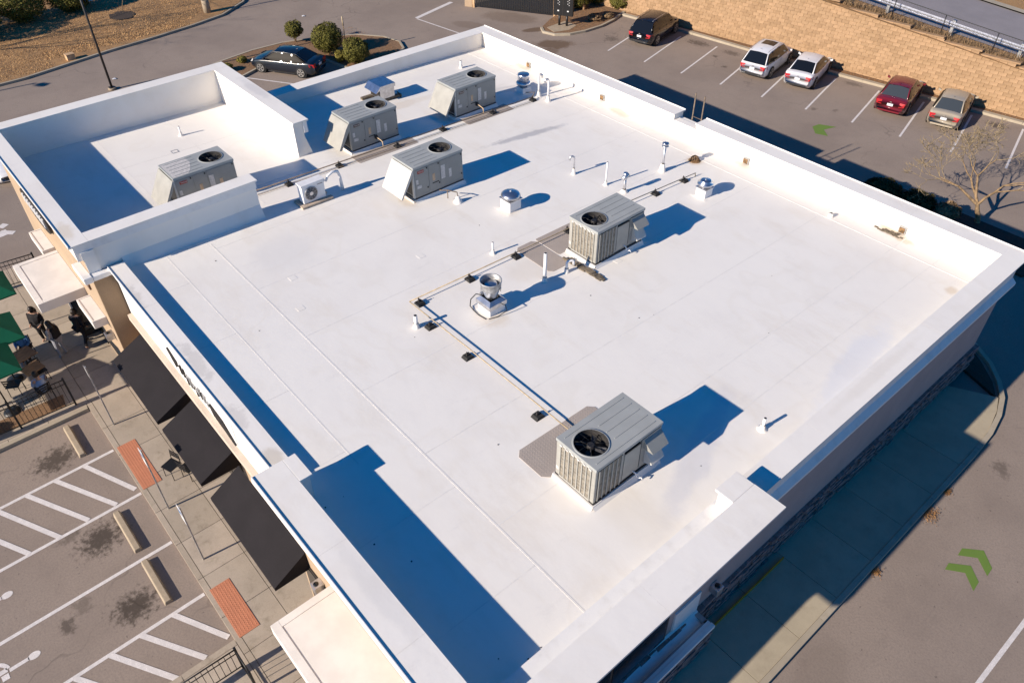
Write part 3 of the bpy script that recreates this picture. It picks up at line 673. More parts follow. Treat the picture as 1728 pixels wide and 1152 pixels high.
# --- shop windows and doors behind the awnings
def shopfront(x0, x1, y, n, door=None):
    f = box('window', 'dark_bronze', x0, x1, y-.02, y+.06, 0.15, 2.35, parent=B0)
    for k in range(n):
        a = x0+(x1-x0)*k/n+.05; b_ = x0+(x1-x0)*(k+1)/n-.05
        box('pane', 'glass_dark', a, b_, y-.035, y-.022, 0.3, 2.25, parent=f)
shopfront(-23.1, -19.9, 3.60, 3); shopfront(-19.0, -16.6, 3.60, 2); shopfront(-15.6, -12.7, 3.60, 3)
shopfront(-12.3, -11.0, 3.34, 1); shopfront(-10.4, -6.0, 3.34, 4)
shopfront(-33.4, -30.9, 2.88, 2); shopfront(-29.9, -27.3, 2.88, 2)
# --- projecting flat canopies
def canopy(x0, x1, y0, y1, z, t=0.36):
    c_ = box('canopy', 'canopy_cream', x0, x1, y0, y1, z-t, z, parent=B0, bevel=0.015)
    w = 0.2 if (y1-y0) > 1 else 0.06
    for i, a in enumerate(((x0+.002,x1-.002,y0+.002,y0+w), (x0+.002,x0+w,y0+w+.006,y1-.01), (x1-w,x1-.002,y0+w+.006,y1-.01))):
        box('edge_flashing', 'canopy_cream', *a, z, z+.02, parent=c_)
    return c_
canopy(-30.2, -27.07, 1.30, 2.9, 3.0); canopy(-26.5, -24.85, 2.42, 2.9, 3.0, 0.3); canopy(-32.2, -30.45, 2.44, 2.9, 3.0, 0.3)
canopy(-10.75, -4.4, 1.72, 3.36, 3.0)
# --- sign on the low front section: slim dark pointed plaque with pale lettering, unreadable from above
def plaque(pts, ya, yb, mat, parent, name='shop_sign'):
    n = len(pts)
    return MB().add([(x, ya, z) for x, z in pts]+[(x, yb, z) for x, z in pts], [tuple(range(n))[::-1]]+[(i, (i+1)%n, n+(i+1)%n, n+i) for i in range(n)]).build(name, mat, parent)
sg = box('shop_sign', 'trim_white', -20.3, -15.9, 3.56, 3.578, 3.5, 4.4, parent=B0)
plaque([(-20.2,4.35),(-19.75,3.85),(-19.65,4.12)], 3.50, 3.559, 'sign_black', sg, 'sign_swoosh')
plaque([(-17.35,4.1),(-17.2,3.75),(-16.5,3.66),(-15.95,3.52),(-16.6,4.0)], 3.50, 3.559, 'sign_black', sg, 'sign_swoosh')
rs = random.Random(5); x = -19.45
while x < -17.5:
    w = rs.uniform(0.09, 0.2); z0 = 3.66+rs.uniform(0,.2); z1 = 4.16+rs.uniform(-.2,.03)
    box('sign_letter', rs.choice(('sign_black','galv_dull','sign_black')), x, x+w*.55, 3.51, 3.559, z0, z1, parent=sg)
    if rs.random() < .5: box('sign_letter', 'galv_dull', x, x+w, 3.51, 3.559, z1-.06, z1+.001, parent=sg)
    x += w+0.06
# letters on the big canopy fascia: white channel letters with small brown insets in front
sg = box('shop_sign', 'trim_white', -10.2, -5.6, 3.33, 3.358, 4.2, 5.0, parent=B0)
rs = random.Random(11); x = -10.1
while x < -5.9:
    w = rs.uniform(0.16, 0.30)
    a_ = box('sign_letter', 'white_paint', x, x+w, 3.22, 3.329, 4.45, 4.95, parent=sg)
    box('letter_inset', 'sign_brown', x+w*.25, x+w*rs.uniform(.5,.8), 3.19, 3.219, 4.46, rs.uniform(4.6,4.9), parent=a_)
    x += w+rs.choice((0.10, 0.14, .3))
# sign on the block front: dark recessed oval
g = MB(); pts = [(-30.3+1.75*math.cos(a), 4.75+0.55*math.sin(a)) for a in [k*PI/12 for k in range(24)]]
g.add([(x, 2.80, z) for x, z in pts]+[(x, 2.90, z) for x, z in pts], [tuple(range(24))]+[(i, i+24, (i+1)%24+24, (i+1)%24) for i in range(24)])
ov = g.build('shop_sign', 'sign_black', B0)
for k in range(9): box('sign_letter', 'white_paint', -31.6+k*.3, -31.42+k*.3, 2.76, 2.80, 4.6, 4.95, parent=ov)
for x in (-26.9, -25.6):
    box('wall_vent', 'sign_brown', x, x+.25, 2.84, 2.9, 3.9, 4.1, parent=B0)
# --- wall lamps / utility boxes on the fronts and the side
def wall_lamp(x, y, z, ax):
    if ax == 'y': l = box('wall_lamp', 'galv', x-.13, x+.13, y-.28, y, z-.14, z+.14, parent=B0, bevel=.02); MB().lathe([(.07,z+.14),(.07,z+.155),(.02,z+.16)], 12, (x, y-.17)).build('lens', 'glass_dark', l)
    else: l = box('wall_lamp', 'galv', x, x+.26, y-.13, y+.13, z-.16, z+.14, parent=B0, bevel=.02); MB().lathe([(.08,z+.14),(.08,z+.155),(.02,z+.16)], 12, (x+.14, y)).build('lens', 'glass_dark', l)
wall_lamp(-11.35, 3.36, 2.35, 'y'); wall_lamp(-24.9, 2.9, 2.2, 'y'); wall_lamp(-4.98, 11.2, 1.7, 'x')
# --- low wing under the drive-through window, with a sloping ledge and stone front
g = MB(); ya, yb = 1.0, 10.6
w_ = g.add([(-4.98,ya,1.0),(-4.98,yb,1.25),(-4.62,yb,1.05),(-4.62,ya,.85),(-4.38,ya,1.2),(-4.38,yb,1.2),(-4.55,ya,1.2),(-4.55,yb,1.2)], [(0,3,2,1),(3,6,7,2),(6,4,5,7)]).build('wing_ledge', 'trim_white', B0)
box('wing_wall', 'grey_stucco', -4.6, -4.42, ya, yb-.02, 0.1, 1.19, parent=B0)
box('wing_wall', 'grey_stucco', -4.97, -4.42, yb-.14, yb, 0.1, 1.19, parent=B0)
g = MB(); z = 0.1
while z < 1.08:
    h = rs.uniform(.09, .14); y = ya
    while y < yb-.02:
        l = rs.uniform(.18, .45); g.box(-4.42, -4.42+rs.uniform(.03,.08), y+.006, min(y+l, yb)-.006, z+.005, z+h-.005); y += l
    z += h
g.build('stone_veneer', 'stone_a', B0, kind='stuff')
box('wing_coping', 'trim_white', -4.46, -4.33, ya, yb+.02, 1.1, 1.215, parent=B0, bevel=.01)
wnd = box('drive_through_window', 'dark_bronze', -4.99, -4.93, 5.2, 9.3, 1.3, 2.6, parent=B0)
for a, b_ in ((5.3,7.2),(7.3,9.2)): box('pane', 'glass_dark', -4.93, -4.915, a, b_, 1.4, 2.5, parent=wnd)
box('white_panel', 'trim_white', -4.985, -4.93, 9.6, 10.6, 1.25, 2.1, parent=B0)
box('yellow_guard', 'yellow_paint', -4.60, -4.57, 10.9, 14.4, 0.13, 0.26, kind=None, parent=B0)
MB().tube([(-5.25,26.58,4.9),(-5.25,26.58,0.3),(-5.1,26.75,0.15)], .06).build('downspout', 'dark_bronze', B0)

# ================================================================ ROOFTOP EQUIPMENT
W_, L_ = 1.30, 2.25
def rib_row(top, x0, x1, y0, y1, n, z, par):
    for k in range(n):
        x = x0+(x1-x0)*k/(n-1)
        box('rib', 'rtu_top', x-.012, x+.012, y0, y1, z, z+.012, parent=par)
def fan_top(root, cy, r, y0, y1, ztop, mat):
    """lid with a round fan opening, rim, blades, motor and guard wires"""
    hx = W_/2+.015; n = 32; cx = 0
    g = MB(); vs = []; 
    corner = []
    for k in range(n):
        a = 2*PI*k/n+PI/4; dx, dy = math.cos(a), math.sin(a)
        half = r+.06
        m_ = max(abs(dx), abs(dy)); corner.append((cx+dx/m_*half*1.0, cy+dy/m_*half*1.0))
    inner = [(cx+r*math.cos(2*PI*k/n+PI/4), cy+r*math.sin(2*PI*k/n+PI/4)) for k in range(n)]
    vs = [(x, y, ztop) for x, y in corner]+[(x, y, ztop) for x, y in inner]
    g.add(vs, [(k, (k+1)%n, n+(k+1)%n, n+k) for k in range(n)])
    h = r+.06
    for (a, b_, c_, d_) in ((-hx, hx, y0, cy-h), (-hx, hx, cy+h, y1), (-hx, -h, cy-h, cy+h), (h, hx, cy-h, cy+h)):
        if b_-a > .001 and d_-c_ > .001: g.add([(a,c_,ztop),(b_,c_,ztop),(b_,d_,ztop),(a,d_,ztop)], [(0,1,2,3)])
    g.add([(-hx,y0,ztop-.09),(hx,y0,ztop-.09),(hx,y1,ztop-.09),(-hx,y1,ztop-.09),(-hx,y0,ztop),(hx,y0,ztop),(hx,y1,ztop),(-hx,y1,ztop)],
          [(0,1,5,4),(1,2,6,5),(2,3,7,6),(3,0,4,7)])
    lid = g.build('lid', mat, root)
    MB().lathe([(r, ztop+.012), (r+.03, ztop+.018), (r+.04, ztop+.002)], 32, (0, cy), closed_top=False, closed_bot=False).build('fan_rim', mat, lid)
    MB().lathe([(r-.001, ztop-.31), (r-.001, ztop+.014)], 32, (0, cy), closed_top=False, closed_bot=False).build('fan_throat', 'throat', lid)
    MB().lathe([(r-.002, ztop-.31), (r-.002, ztop-.30)], 32, (0, cy)).build('fan_floor', 'sign_black', lid)
    fb = MB()
    for k in range(4):
        a = k*PI/2+.5; pts = []
        for rr, da in ((.09,-.35),(.09,.35),(r*.9,.22),(r*.9,-.20)):
            pts.append((rr*math.cos(a+da), cy+rr*math.sin(a+da), ztop-.16+(.05 if da > 0 else -.02)))
        fb.add(pts, [(0,1,2,3)])
    fb.build('fan_blades', 'fan_blade', lid)
    MB().lathe([(.10, ztop-.26), (.10, ztop-.06), (.07, ztop-.04)], 14, (0, cy)).build('fan_motor', 'sign_black', lid)
    gw = MB()
    for rr in [r*.5]:
        gw.tube([(rr*math.cos(2*PI*k/24), cy+rr*math.sin(2*PI*k/24), ztop+.025) for k in range(25)], .0035, 4)
    for k in range(8):
        a = k*PI/4; gw.tube([(.08*math.cos(a), cy+.08*math.sin(a), ztop+.03), (r*math.cos(a), cy+r*math.sin(a), ztop+.02)], .004, 4)
    for k in range(4):
        a = k*PI/2+.3; gw.tube([(.1*math.cos(a), cy+.1*math.sin(a), ztop-.10), (r*.98*math.cos(a), cy+r*.98*math.sin(a), ztop-.10)], .014, 5)
    gw.build('fan_guard', 'black_metal', lid)
    return lid
def text_obj(s, size, mat, parent, loc, rot, name='lettering'):
    cu = bpy.data.curves.new(name, 'FONT'); cu.body = s; cu.size = size; cu.extrude = .002; cu.align_x = 'CENTER'; cu.align_y = 'CENTER'
    t = bpy.data.objects.new(name, cu); COL.objects.link(t)
    me = bpy.data.meshes.new_from_object(t); bpy.data.objects.remove(t); bpy.data.curves.remove(cu)
    me.materials.clear(); me.materials.append(MATS[mat])
    o = bpy.data.objects.new(name, me); COL.objects.link(o); o.parent = parent; o.location = loc; o.rotation_euler = rot
    return o
def rtu_base(label, x, y, long_curb=0.0):
    t = empty('rooftop_air_conditioner', label, 'air conditioner', (x, y, rz_(y)), 0, 'packaged air conditioners on the white roof')
    c_ = MB().prism([(-W_/2-.04,-L_/2-.06-long_curb),(W_/2+.04,-L_/2-.06-long_curb),(W_/2+.04,L_/2+.05),(-W_/2-.04,L_/2+.05)], -.06, .12).build('curb', 'roof_white', t)
    sk = MB()
    a, b_ = W_/2+.04, L_/2+.05
    sk.add([(a,-b_,.10),(a,b_,.10),(a+.12,b_,-.05),(a+.12,-b_,-.01),(-a,-b_,.08),(-a,-b_-.06,.0),(a,-b_-.06,.0)], [(0,3,2,1),(4,5,6,0)])
    sk.build('curb_flashing', 'roof_white', c_)
    MB().box(-W_/2-.01, W_/2+.01, -L_/2-.01, L_/2+.01, .12, .165).build('base_rail', 'dark_bronze', t)
    return t
ZT = 1.42
def rtu_hooded(label, x, y, hood='closed', rust=False, logo=True, lid_mat='rtu_top', gas=True):
    """fan at the far (+y) end, intake hood sloping out at the near (-y) end"""
    t = rtu_base(label, x, y, .06)
    MB().shell(-W_/2, W_/2, -L_/2, L_/2, .165, ZT-.085).build('casing', 'rtu_grey', t, bevel=.008)
    lid = fan_top(t, L_/2-.565, .415, -L_/2-.02, L_/2+.015, ZT, lid_mat)
    rib_row(t, -.5, .5, -L_/2+.12, L_/2-1.1, 5, ZT, lid)
    if rust: MB().add([(-.58,-L_/2+.02,ZT+.004),(.62,-L_/2+.02,ZT+.004),(.62,-.55,ZT+.004),(.35,-.35,ZT+.004),(-.2,-.15,ZT+.004),(-.58,-.2,ZT+.004)], [(0,1,2,3,4,5)]).build('worn_patch', 'label_pale', lid)
    xs = W_/2
    for k, (a, b_) in enumerate(((-L_/2+.03,-L_/2+.63), (-L_/2+.66,-L_/2+1.16), (-L_/2+1.19,L_/2-.03))):
        MB().box(xs, xs+.012, a, b_, .30, ZT-.12).build('access_panel', 'rtu_grey', t, bevel=.004)
        for zz in (.42, ZT-.2): MB().box(xs+.012, xs+.035, b_-.07, b_-.03, zz, zz+.05).build('latch', 'black_metal', t)
    MB().box(xs+.012, xs+.018, -L_/2+1.22, -L_/2+1.40, .55, 1.10).build('data_sheet', 'label_pale', t)
    MB().box(xs+.012, xs+.018, -L_/2+1.58, -L_/2+1.70, .50, .85).build('data_sheet', 'label_orange' if rust else 'label_pale', t)
    MB().box(xs+.012, xs+.018, -L_/2+.82, -L_/2+.93, .62, .90).build('warning_label', 'label_orange', t)
    MB().box(xs+.012, xs+.018, -L_/2+.07, -L_/2+.17, .72, .90).build('data_sheet', 'label_pale', t)
    MB().box(xs+.012, xs+.018, -L_/2+.10, -L_/2+.30, .52, .64).build('data_sheet', 'label_pale', t)
    MB().box(xs+.012, xs+.016, -L_/2+.80, -L_/2+1.10, .50, .54).build('slot', 'black_metal', t)
    pl = MB().box(xs+.012, xs+.02, -L_/2+.16, -L_/2+.44, ZT-.30, ZT-.19).build('name_plate', 'label_red' if logo else 'sign_brown', t)
    text_obj('TRANE', .075, 'label_pale', pl, (xs+.021, -L_/2+.31, ZT-.245), (PI/2, 0, PI/2))
    yb = -L_/2
    # corner post and the hood: one sloping sheet reaching down and out
    for a_, b_ in ((-xs, -xs+.07), (xs-.1, xs)): MB().box(a_, b_, yb-.05, yb, .17, ZT-.1).build('corner_post', 'rtu_light' if hood != 'split' else 'rtu_beige', t)
    MB().box(-xs+.08, xs-.11, yb-.02, yb, .25, ZT-.2).build('intake_screen', 'black_metal', t)
    ym = yb-.62
    if hood == 'closed':
        g = MB().add([(-xs,yb-.05,ZT-.09),(xs,yb-.05,ZT-.09),(xs,yb-.05,ZT-.26),(-xs,yb-.05,ZT-.26),(xs,ym,.34),(-xs,ym,.34),(xs,ym+.05,.30),(-xs,ym+.05,.30),(xs,yb-.12,ZT-.42)],
                     [(0,5,4,1),(5,7,6,4),(1,4,6,8,2),(0,3,7,5)])
        g.build('intake_hood', 'rtu_light' if x > -25 else 'rtu_beige', t)
    else:
        g = MB().add([(-xs,yb-.05,ZT-.09),(xs,yb-.05,ZT-.09),(xs,yb-.20,ZT-.30),(-xs,yb-.20,ZT-.30),(xs,yb-.05,ZT-.36),
                      (-xs,ym,.34),(xs,ym,.34),(xs,ym+.12,.32)], [(0,3,2,1),(1,2,4),(3,5,6,2),(2,6,7,4)])
        g.build('intake_hood', 'rtu_beige', t)
    if gas:
        y0 = -L_/2+1.12
        MB().tube([(xs+.02,y0,.44),(xs+.14,y0,.42),(xs+.24,y0+.05,.36),(xs+.40,y0+.06,.32),(xs+.42,y0+.06,.10)], .02, 6).build('gas_connection', 'copper_hook', t)
        MB().box(xs+.01, xs+.12, y0-.06, y0+.04, .36, .50).build('gas_valve', 'sign_black', t)
    return t
rtu_hooded('grey air conditioner with a rust-brown worn lid, standing inside the tall walled block', -26.88, 7.97, 'closed', rust=True, logo=True, gas=False)
rtu_hooded('grey air conditioner with a half-shaded hood, right beside the small square metal hood', -26.90, 15.18, 'split', logo=False)
rtu_hooded('grey air conditioner farthest away, next to the round spun metal vent', -26.78, 20.45, 'closed', logo=False)
rtu_hooded('grey air conditioner with a white sloping hood, just left of the domed metal fan', -22.12, 14.90, 'closed', gas=False)
def rtu_coil(label, x, y, extra=False):
    """fan and louvred coil at the near (-y) end, small hood at the far end of the right side"""
    t = rtu_base(label, x, y)
    MB().shell(-W_/2+.03, W_/2-.03, -L_/2+.03, L_/2, .165, ZT-.085).build('casing', 'rtu_beige', t)
    lid = fan_top(t, -L_/2+.48, .415, -L_/2-.015, L_/2+.015, ZT, 'rtu_top')
    for k in range(5):
        xx = -.52+1.04*k/4; ya = -L_/2+.12 if k in (0, 4) else -L_/2+1.0
        box('rib', 'rtu_top', xx-.012, xx+.012, ya, L_/2-.12, ZT, ZT+.012, parent=lid)
    xs = W_/2; yb = -L_/2
    coil = MB().box(-xs+.14, xs-.14, yb+.005, yb+.03, .22, ZT-.16).build('coil', 'rtu_coil', t)
    for k in range(8):
        xx = -xs+.15+(2*xs-.30)*k/7; MB().box(xx-.014, xx+.014, yb-.022, yb+.005, .20, ZT-.14).build('louvre_bar', 'rtu_beige', t)
    for k in range(9):
        zz = .36+k*.108; MB().box(-xs+.15, xs-.15, yb-.002, yb+.005, zz, zz+.008).build('coil_wire', 'rtu_beige', coil)
    for k in range(6):
        xx = -xs+.17+(2*xs-.34)*k/5; MB().box(xx-.045, xx+.045, yb-.03, yb-.022, ZT-.155, ZT-.10).build('clip', 'label_pale', t)
    for a_, b_ in ((-xs+.005, -xs+.14), (xs-.13, xs-.004)): MB().box(a_, b_, yb-.005, yb+.09, .165, ZT-.09).build('corner_post', 'rtu_beige', t, bevel=.02)
    MB().box(-xs+.13, xs-.12, yb-.01, yb+.03, ZT-.14, ZT-.09).build('front_rail', 'rtu_light', t)
    MB().box(-xs+.14, xs-.13, yb-.02, yb+.03, .165, .22).build('front_rail', 'rtu_beige', t)
    c2 = MB().box(xs-.03, xs-.006, yb+.11, yb+.86, .22, ZT-.16).build('coil', 'rtu_coil', t)
    for k in range(6):
        yy = yb+.12+.74*k/5; MB().box(xs-.006, xs+.018, yy-.014, yy+.014, .20, ZT-.14).build('louvre_bar', 'rtu_beige', t)
    MB().box(xs-.03, xs+.004, yb+.88, yb+.94, .25, ZT-.09).build('corner_post', 'rtu_grey', t)
    MB().box(xs-.03, xs+.012, yb+.96, yb+1.52, .28, ZT-.22).build('access_panel', 'rtu_beige', t, bevel=.005)
    MB().box(xs-.025, xs+.02, yb+.98, yb+1.50, ZT-.215, ZT-.175).build('handle_slot', 'sign_black', t)
    MB().box(xs-.03, xs+.006, yb+1.56, L_/2-.01, .28, ZT-.14).build('access_panel', 'rtu_grey', t)
    hd = MB().add([(xs,yb+1.62,ZT-.2),(xs,L_/2-.02,ZT-.2),(xs+.30,L_/2-.02,.92),(xs+.30,yb+1.66,.92),(xs,yb+1.64,.92),(xs,L_/2-.02,.92)],
                  [(0,3,2,1),(0,4,3),(1,2,5)]).build('intake_hood', 'rtu_grey', t)
    MB().add([(xs,yb+1.72,.86),(xs,L_/2-.06,.86),(xs+.26,L_/2-.06,.44),(xs+.26,yb+1.74,.44),(xs,yb+1.72,.34),(xs+.24,yb+1.74,.42)], [(0,3,2,1),(0,4,5,3)]).build('relief_hood', 'rtu_light', t)
    MB().box(-xs+.03, -xs+.12, yb-.012, yb-.005, .36, .48).build('warning_label', 'label_pale', t)
    MB().tube([(xs+.0,yb+1.32,.34),(xs+.10,yb+1.36,.30),(xs+.12,yb+1.38,.18),(xs+.16,yb+1.42,.14),(xs+.22,yb+1.44,.18),(xs+.26,yb+1.46,.12)], .02, 7).build('drain_hose', 'pvc_white', t)
    return t
rtu_coil('beige louvred air conditioner beside the brown scrap of timber and the tall white pipe', -14.82, 17.0)
rtu_coil('louvred air conditioner alone in the near part of the roof, beside the big pad', -7.92, 9.88)

# small wall-type condenser on timbers
t = empty('split_condenser', 'small white box condenser with a round front grille standing on timbers by the tall block', 'condenser', (-23.98, 10.88, rz_(10.9)))
MB().box(-.17,.17,-.46,.46,.10,.80).build('casing', 'white_paint', t, bevel=.015)
MB().box(-.20,.20,-.49,.49,.80,.86).build('lid', 'pvc_white', t, bevel=.012)
gr = MB().lathe([(.27,0),(.27,.02),(.25,.03)], 28).build('fan_grille', 'galv_dull', t, loc=(.171,-.12,.46), rot=(0,PI/2,0))
MB().lathe([(.245,.031),(.245,.033)], 28).build('fan_opening', 'sign_black', gr)
g = MB()
for rr in [.03*k for k in range(2, 9)]: g.tube([(rr*math.cos(2*PI*k/24), rr*math.sin(2*PI*k/24), .04) for k in range(25)], .004, 4)
for k in range(10): g.tube([(.05*math.cos(k*PI/5), .05*math.sin(k*PI/5), .04), (.25*math.cos(k*PI/5), .25*math.sin(k*PI/5), .04)], .004, 4)
g.build('grille_wires', 'galv', gr); MB().lathe([(.075,.035),(.075,.05)], 16).build('grille_hub', 'galv', gr)
MB().box(-.36,.34,-.62,-.48,.0,.09).build('timber', 'lumber', t); MB().box(.16,.34,-.475,.66,.0,.09).build('timber', 'lumber', t); MB().box(-.34,-.16,-.475,.66,.0,.09).build('timber', 'lumber', t)
MB().tube([(.02,.46,.60),(.02,.56,.68),(.02,.62,.62)], .03).build('line_set', 'pvc_white', t)
MB().box(.171,.176,.18,.40,.70,.72).build('name_plate', 'sign_brown', t)
# its insulated line, looping into the roof
tag(MB().tube([(-23.96,11.50,rz_(11)+.60),(-23.98,11.62,rz_(11)+.78),(-24.0,11.85,rz_(11)+.86),(-24.0,12.05,rz_(11)+.80),(-24.0,12.13,rz_(11)+.55),(-24.0,12.15,rz_(12)+.02)], [.04,.05,.055,.06,.05,.07], 10).build('insulated_line', 'pvc_white'),
    'white wrapped refrigerant line arching from the small condenser into the roof', 'pipe')

# square intake hood on timbers
t = empty('intake_hood', 'small square galvanised hood with a blue-grey lid standing on brown timbers at the far left', 'vent hood', (-30.2, 18.1, rz_(18)))
MB().box(-.42,.45,-.36,.40,.12,.70).build('casing', 'galv', t, bevel=.01)
MB().add([(-.5,-.62,.50),(.50,-.62,.50),(.50,-.36,.76),(-.5,-.36,.76),(.50,.45,.76),(-.5,.45,.76),(.50,-.36,.60),(.50,.45,.60),(-.5,.45,.60)],
         [(0,1,2,3),(3,2,4,5),(1,6,2),(6,7,4,2),(7,8,5,4)]).build('lid', 'steel_spun', t)
MB().box(-.38,.40,-.375,-.36,.16,.60).build('intake_mesh', 'sign_black', t)
MB().box(.30,.48,-.9,.75,0,.12).build('timber', 'weathered_wood', t); MB().box(-.48,-.30,-.9,.55,0,.12).build('timber', 'weathered_wood', t)
MB().tube([(.5,.5,.3),(.58,.6,.15),(.6,.62,.02)], .03).build('conduit', 'rubber', t)

def mushroom(label, x, y, s, cap_prof, cat='exhaust fan', name='mushroom_fan', group=None):
    t = empty(name, label, cat, (x, y, rz_(y)))
    MB().box(-.27*s,.27*s,-.27*s,.27*s,-.02,.42*s).build('curb_box', 'white_paint', t, bevel=.01)
    MB().box(-.31*s,.31*s,-.31*s,.31*s,.42*s,.45*s).build('flange', 'galv', t)
    MB().lathe([(r*s, z*s) for r, z in cap_prof], 28).build('cap', 'steel_spun', t)
    MB().lathe([(.05*s, cap_prof[-1][1]*s),(.05*s, cap_prof[-1][1]*s+.02),(.02*s, cap_prof[-1][1]*s+.03)], 10).build('top_bolt', 'galv', t)
    MB().box(-.45*s,.42*s,-.45*s,-.27*s,-.02,.012).build('base_stain_sheet', 'roof_white', t)
    return t
mushroom('domed metal exhaust fan on a white box, nearest the middle of the roof', *(-18.88, 16.22), 1.0,
         [(.26,.45),(.30,.48),(.36,.50),(.37,.56),(.345,.62),(.27,.67),(.16,.70),(.05,.715)])
mushroom('small spun metal exhaust fan on a white box, nearer the rear wall on the right', *(-14.88, 22.50), .82,
         [(.24,.45),(.26,.52),(.36,.56),(.38,.62),(.37,.68),(.26,.72),(.27,.77),(.22,.80),(.06,.81)])
# tall upblast kitchen exhaust
x, y = (-14.69, 11.80)
t = empty('upblast_exhaust', 'tall open-topped kitchen exhaust fan with a dark rim on a white base and looping cables', 'exhaust fan', (x, y, rz_(y)))
MB().box(-.30,.30,-.30,.30,-.02,.25).build('curb_box', 'white_paint', t, bevel=.012)
MB().add([(-.34,-.34,.25),(.34,-.34,.25),(.34,.34,.25),(-.34,.34,.25),(-.34,-.34,.40),(.34,-.34,.40),(.34,.34,.40),(-.34,.34,.40),(-.22,-.22,.50),(.22,-.22,.50),(.22,.22,.50),(-.22,.22,.50)],
   [(0,1,5,4),(1,2,6,5),(2,3,7,6),(3,0,4,7),(4,5,9,8),(5,6,10,9),(6,7,11,10),(7,4,8,11),(3,2,1,0)]).build('base_box', 'galv', t)
MB().lathe([(.17,.45),(.20,.55),(.27,.78),(.30,.86)], 28, closed_top=False).build('cone', 'steel_spun', t)
MB().lathe([(.305,.84),(.315,.86),(.335,1.08),(.345,1.09),(.345,1.12),(.32,1.12),(.31,.98),(.27,.90)], 32, closed_top=False, closed_bot=False).build('wind_band', 'galv_dull', t)
MB().lathe([(.27,.86),(.27,.88)], 28).build('fan_floor', 'sign_black', t)
MB().lathe([(.20,.885),(.20,.99),(.19,1.0),(.02,1.01)], 24).build('motor_cap', 'steel_spun', t)
for a in (.4, 2.5, 4.5): MB().tube([(.33*math.cos(a),.33*math.sin(a),.80),(.35*math.cos(a),.35*math.sin(a),.95)], .012, 5).build('clamp', 'galv_dull', t)
MB().tube([(-.3,-.1,.42),(-.5,-.2,.40),(-.58,-.35,.22),(-.5,-.45,.06),(-.3,-.48,.03),(0,-.5,.02),(.3,-.46,.02)], .016, 6).build('cable', 'rubber', t)
MB().tube([(.34,.1,.38),(.50,.15,.36),(.52,.2,.15),(.45,-.1,.03),(.35,-.4,.02)], .014, 6).build('cable', 'rubber', t)
MB().box(-.42,-.34,-.12,.08,.34,.46).build('switch_box', 'galv_dull', t)
# spun vent at the far corner
x, y = (-26.53, 23.62)
t = empty('spun_vent', 'round stacked spun metal vent standing by the two hooked pipes', 'roof vent', (x, y, rz_(y)))
MB().box(-.24,.24,-.24,.24,-.02,.26).build('curb_box', 'white_paint', t, bevel=.01)
MB().lathe([(.18,.26),(.22,.34),(.34,.40),(.36,.46),(.30,.54),(.26,.56)], 26).build('skirt', 'steel_spun', t)
MB().lathe([(.25,.56),(.27,.58),(.285,.80),(.28,.86),(.25,.88),(.02,.885)], 26).build('cap', 'steel_spun', t)

# pipes through the roof
def vent_pipe(label, p, h, r=.045, cone=True, mat='pvc_white', boot='roof_white', group=None):
    x, y = p
    t = empty('vent_pipe', label, 'vent pipe', (x, y, rz_(y)), group=group)
    MB().tube([(0,0,0),(0,0,h)], r, 12).build('pipe', mat, t)
    MB().lathe([(r*3.4 if cone else r*1.8, -.01),(r*3.2 if cone else r*1.8,.012),(r*1.9 if cone else r*1.7,.02),(r*1.35,.16)], 16, closed_top=False).build('boot', boot, t)
    MB().lathe([(r*.8,h+.001),(r*.8,h+.003)], 12).build('bore', 'sign_black', t)
    return t
def hook_pipe(label, p, h, r, ang, drop=.16, mat='pvc_white', flash=True, tip='galv'):
    x, y = p
    t = empty('hooked_pipe', label, 'vent pipe', (x, y, rz_(y)), ang)
    rr = drop*.62
    pts = [(0,0,0),(0,0,h-rr)]+[(rr-rr*math.cos(a), 0, h-rr+rr*math.sin(a)) for a in [PI*k/8 for k in range(1, 9)]]+[(2*rr,0,h-rr-.06)]
    MB().tube(pts[:4], r, 12).build('pipe', mat, t)
    MB().tube(pts[3:], r*1.08, 12).build('bend', tip, t)
    MB().lathe([(r*2.6,-.01),(r*2.4,.02),(r*1.4,.20),(r*1.35,.26)], 16, closed_top=False).build('boot', 'roof_white', t)
    return t
hook_pipe('left of the two tall hooked white pipes by the rear wall', (-25.66, 23.81), 1.05, .05, R(60), .13)
hook_pipe('right of the two tall hooked white pipes by the rear wall', (-24.99, 23.79), 1.05, .05, R(240), .13)
hook_pipe('grey hooked pipe between the domed fan and the rear wall', (-19.23, 19.82), .78, .035, R(235), .15, 'galv')
vent_pipe('slim straight white pipe right of the grey hooked pipe', (-17.82, 20.18), .98, .035)
x, y = (-16.99, 20.33)
t = empty('hooded_flue', 'white flue with a grey drum hood standing behind the louvred unit', 'flue', (x, y, rz_(y)))
MB().tube([(0,0,0),(0,0,.62)], .06, 12).build('pipe', 'galv', t); MB().lathe([(.15,-.01),(.14,.03),(.08,.08),(.075,.12)], 16, closed_top=False).build('boot', 'roof_white', t)
MB().tube([(.02,-.16,.60),(.02,.10,.74)], .10, 14).build('drum', 'galv', t); MB().tube([(0,0,.6),(0,0,.82)], .085, 12).build('collar', 'galv', t)
x, y = (-17.14, 22.72)
t = empty('capped_flue', 'tall thin flue with a round metal cap near the rusty roof drain', 'flue', (x, y, rz_(y)))
MB().tube([(0,0,.1),(0,0,1.08)], .048, 12).build('pipe', 'galv', t)
MB().lathe([(.16,-.01),(.14,.02),(.085,.30),(.07,.34)], 16, closed_top=False).build('boot', 'roof_white', t)
MB().lathe([(.05,1.04),(.13,1.09),(.14,1.11),(.10,1.13)], 18).build('lower_cap', 'steel_spun', t); MB().lathe([(.10,1.17),(.14,1.18),(.13,1.23),(.05,1.26)], 18).build('upper_cap', 'steel_spun', t)
x, y = (-16.88, 24.44)
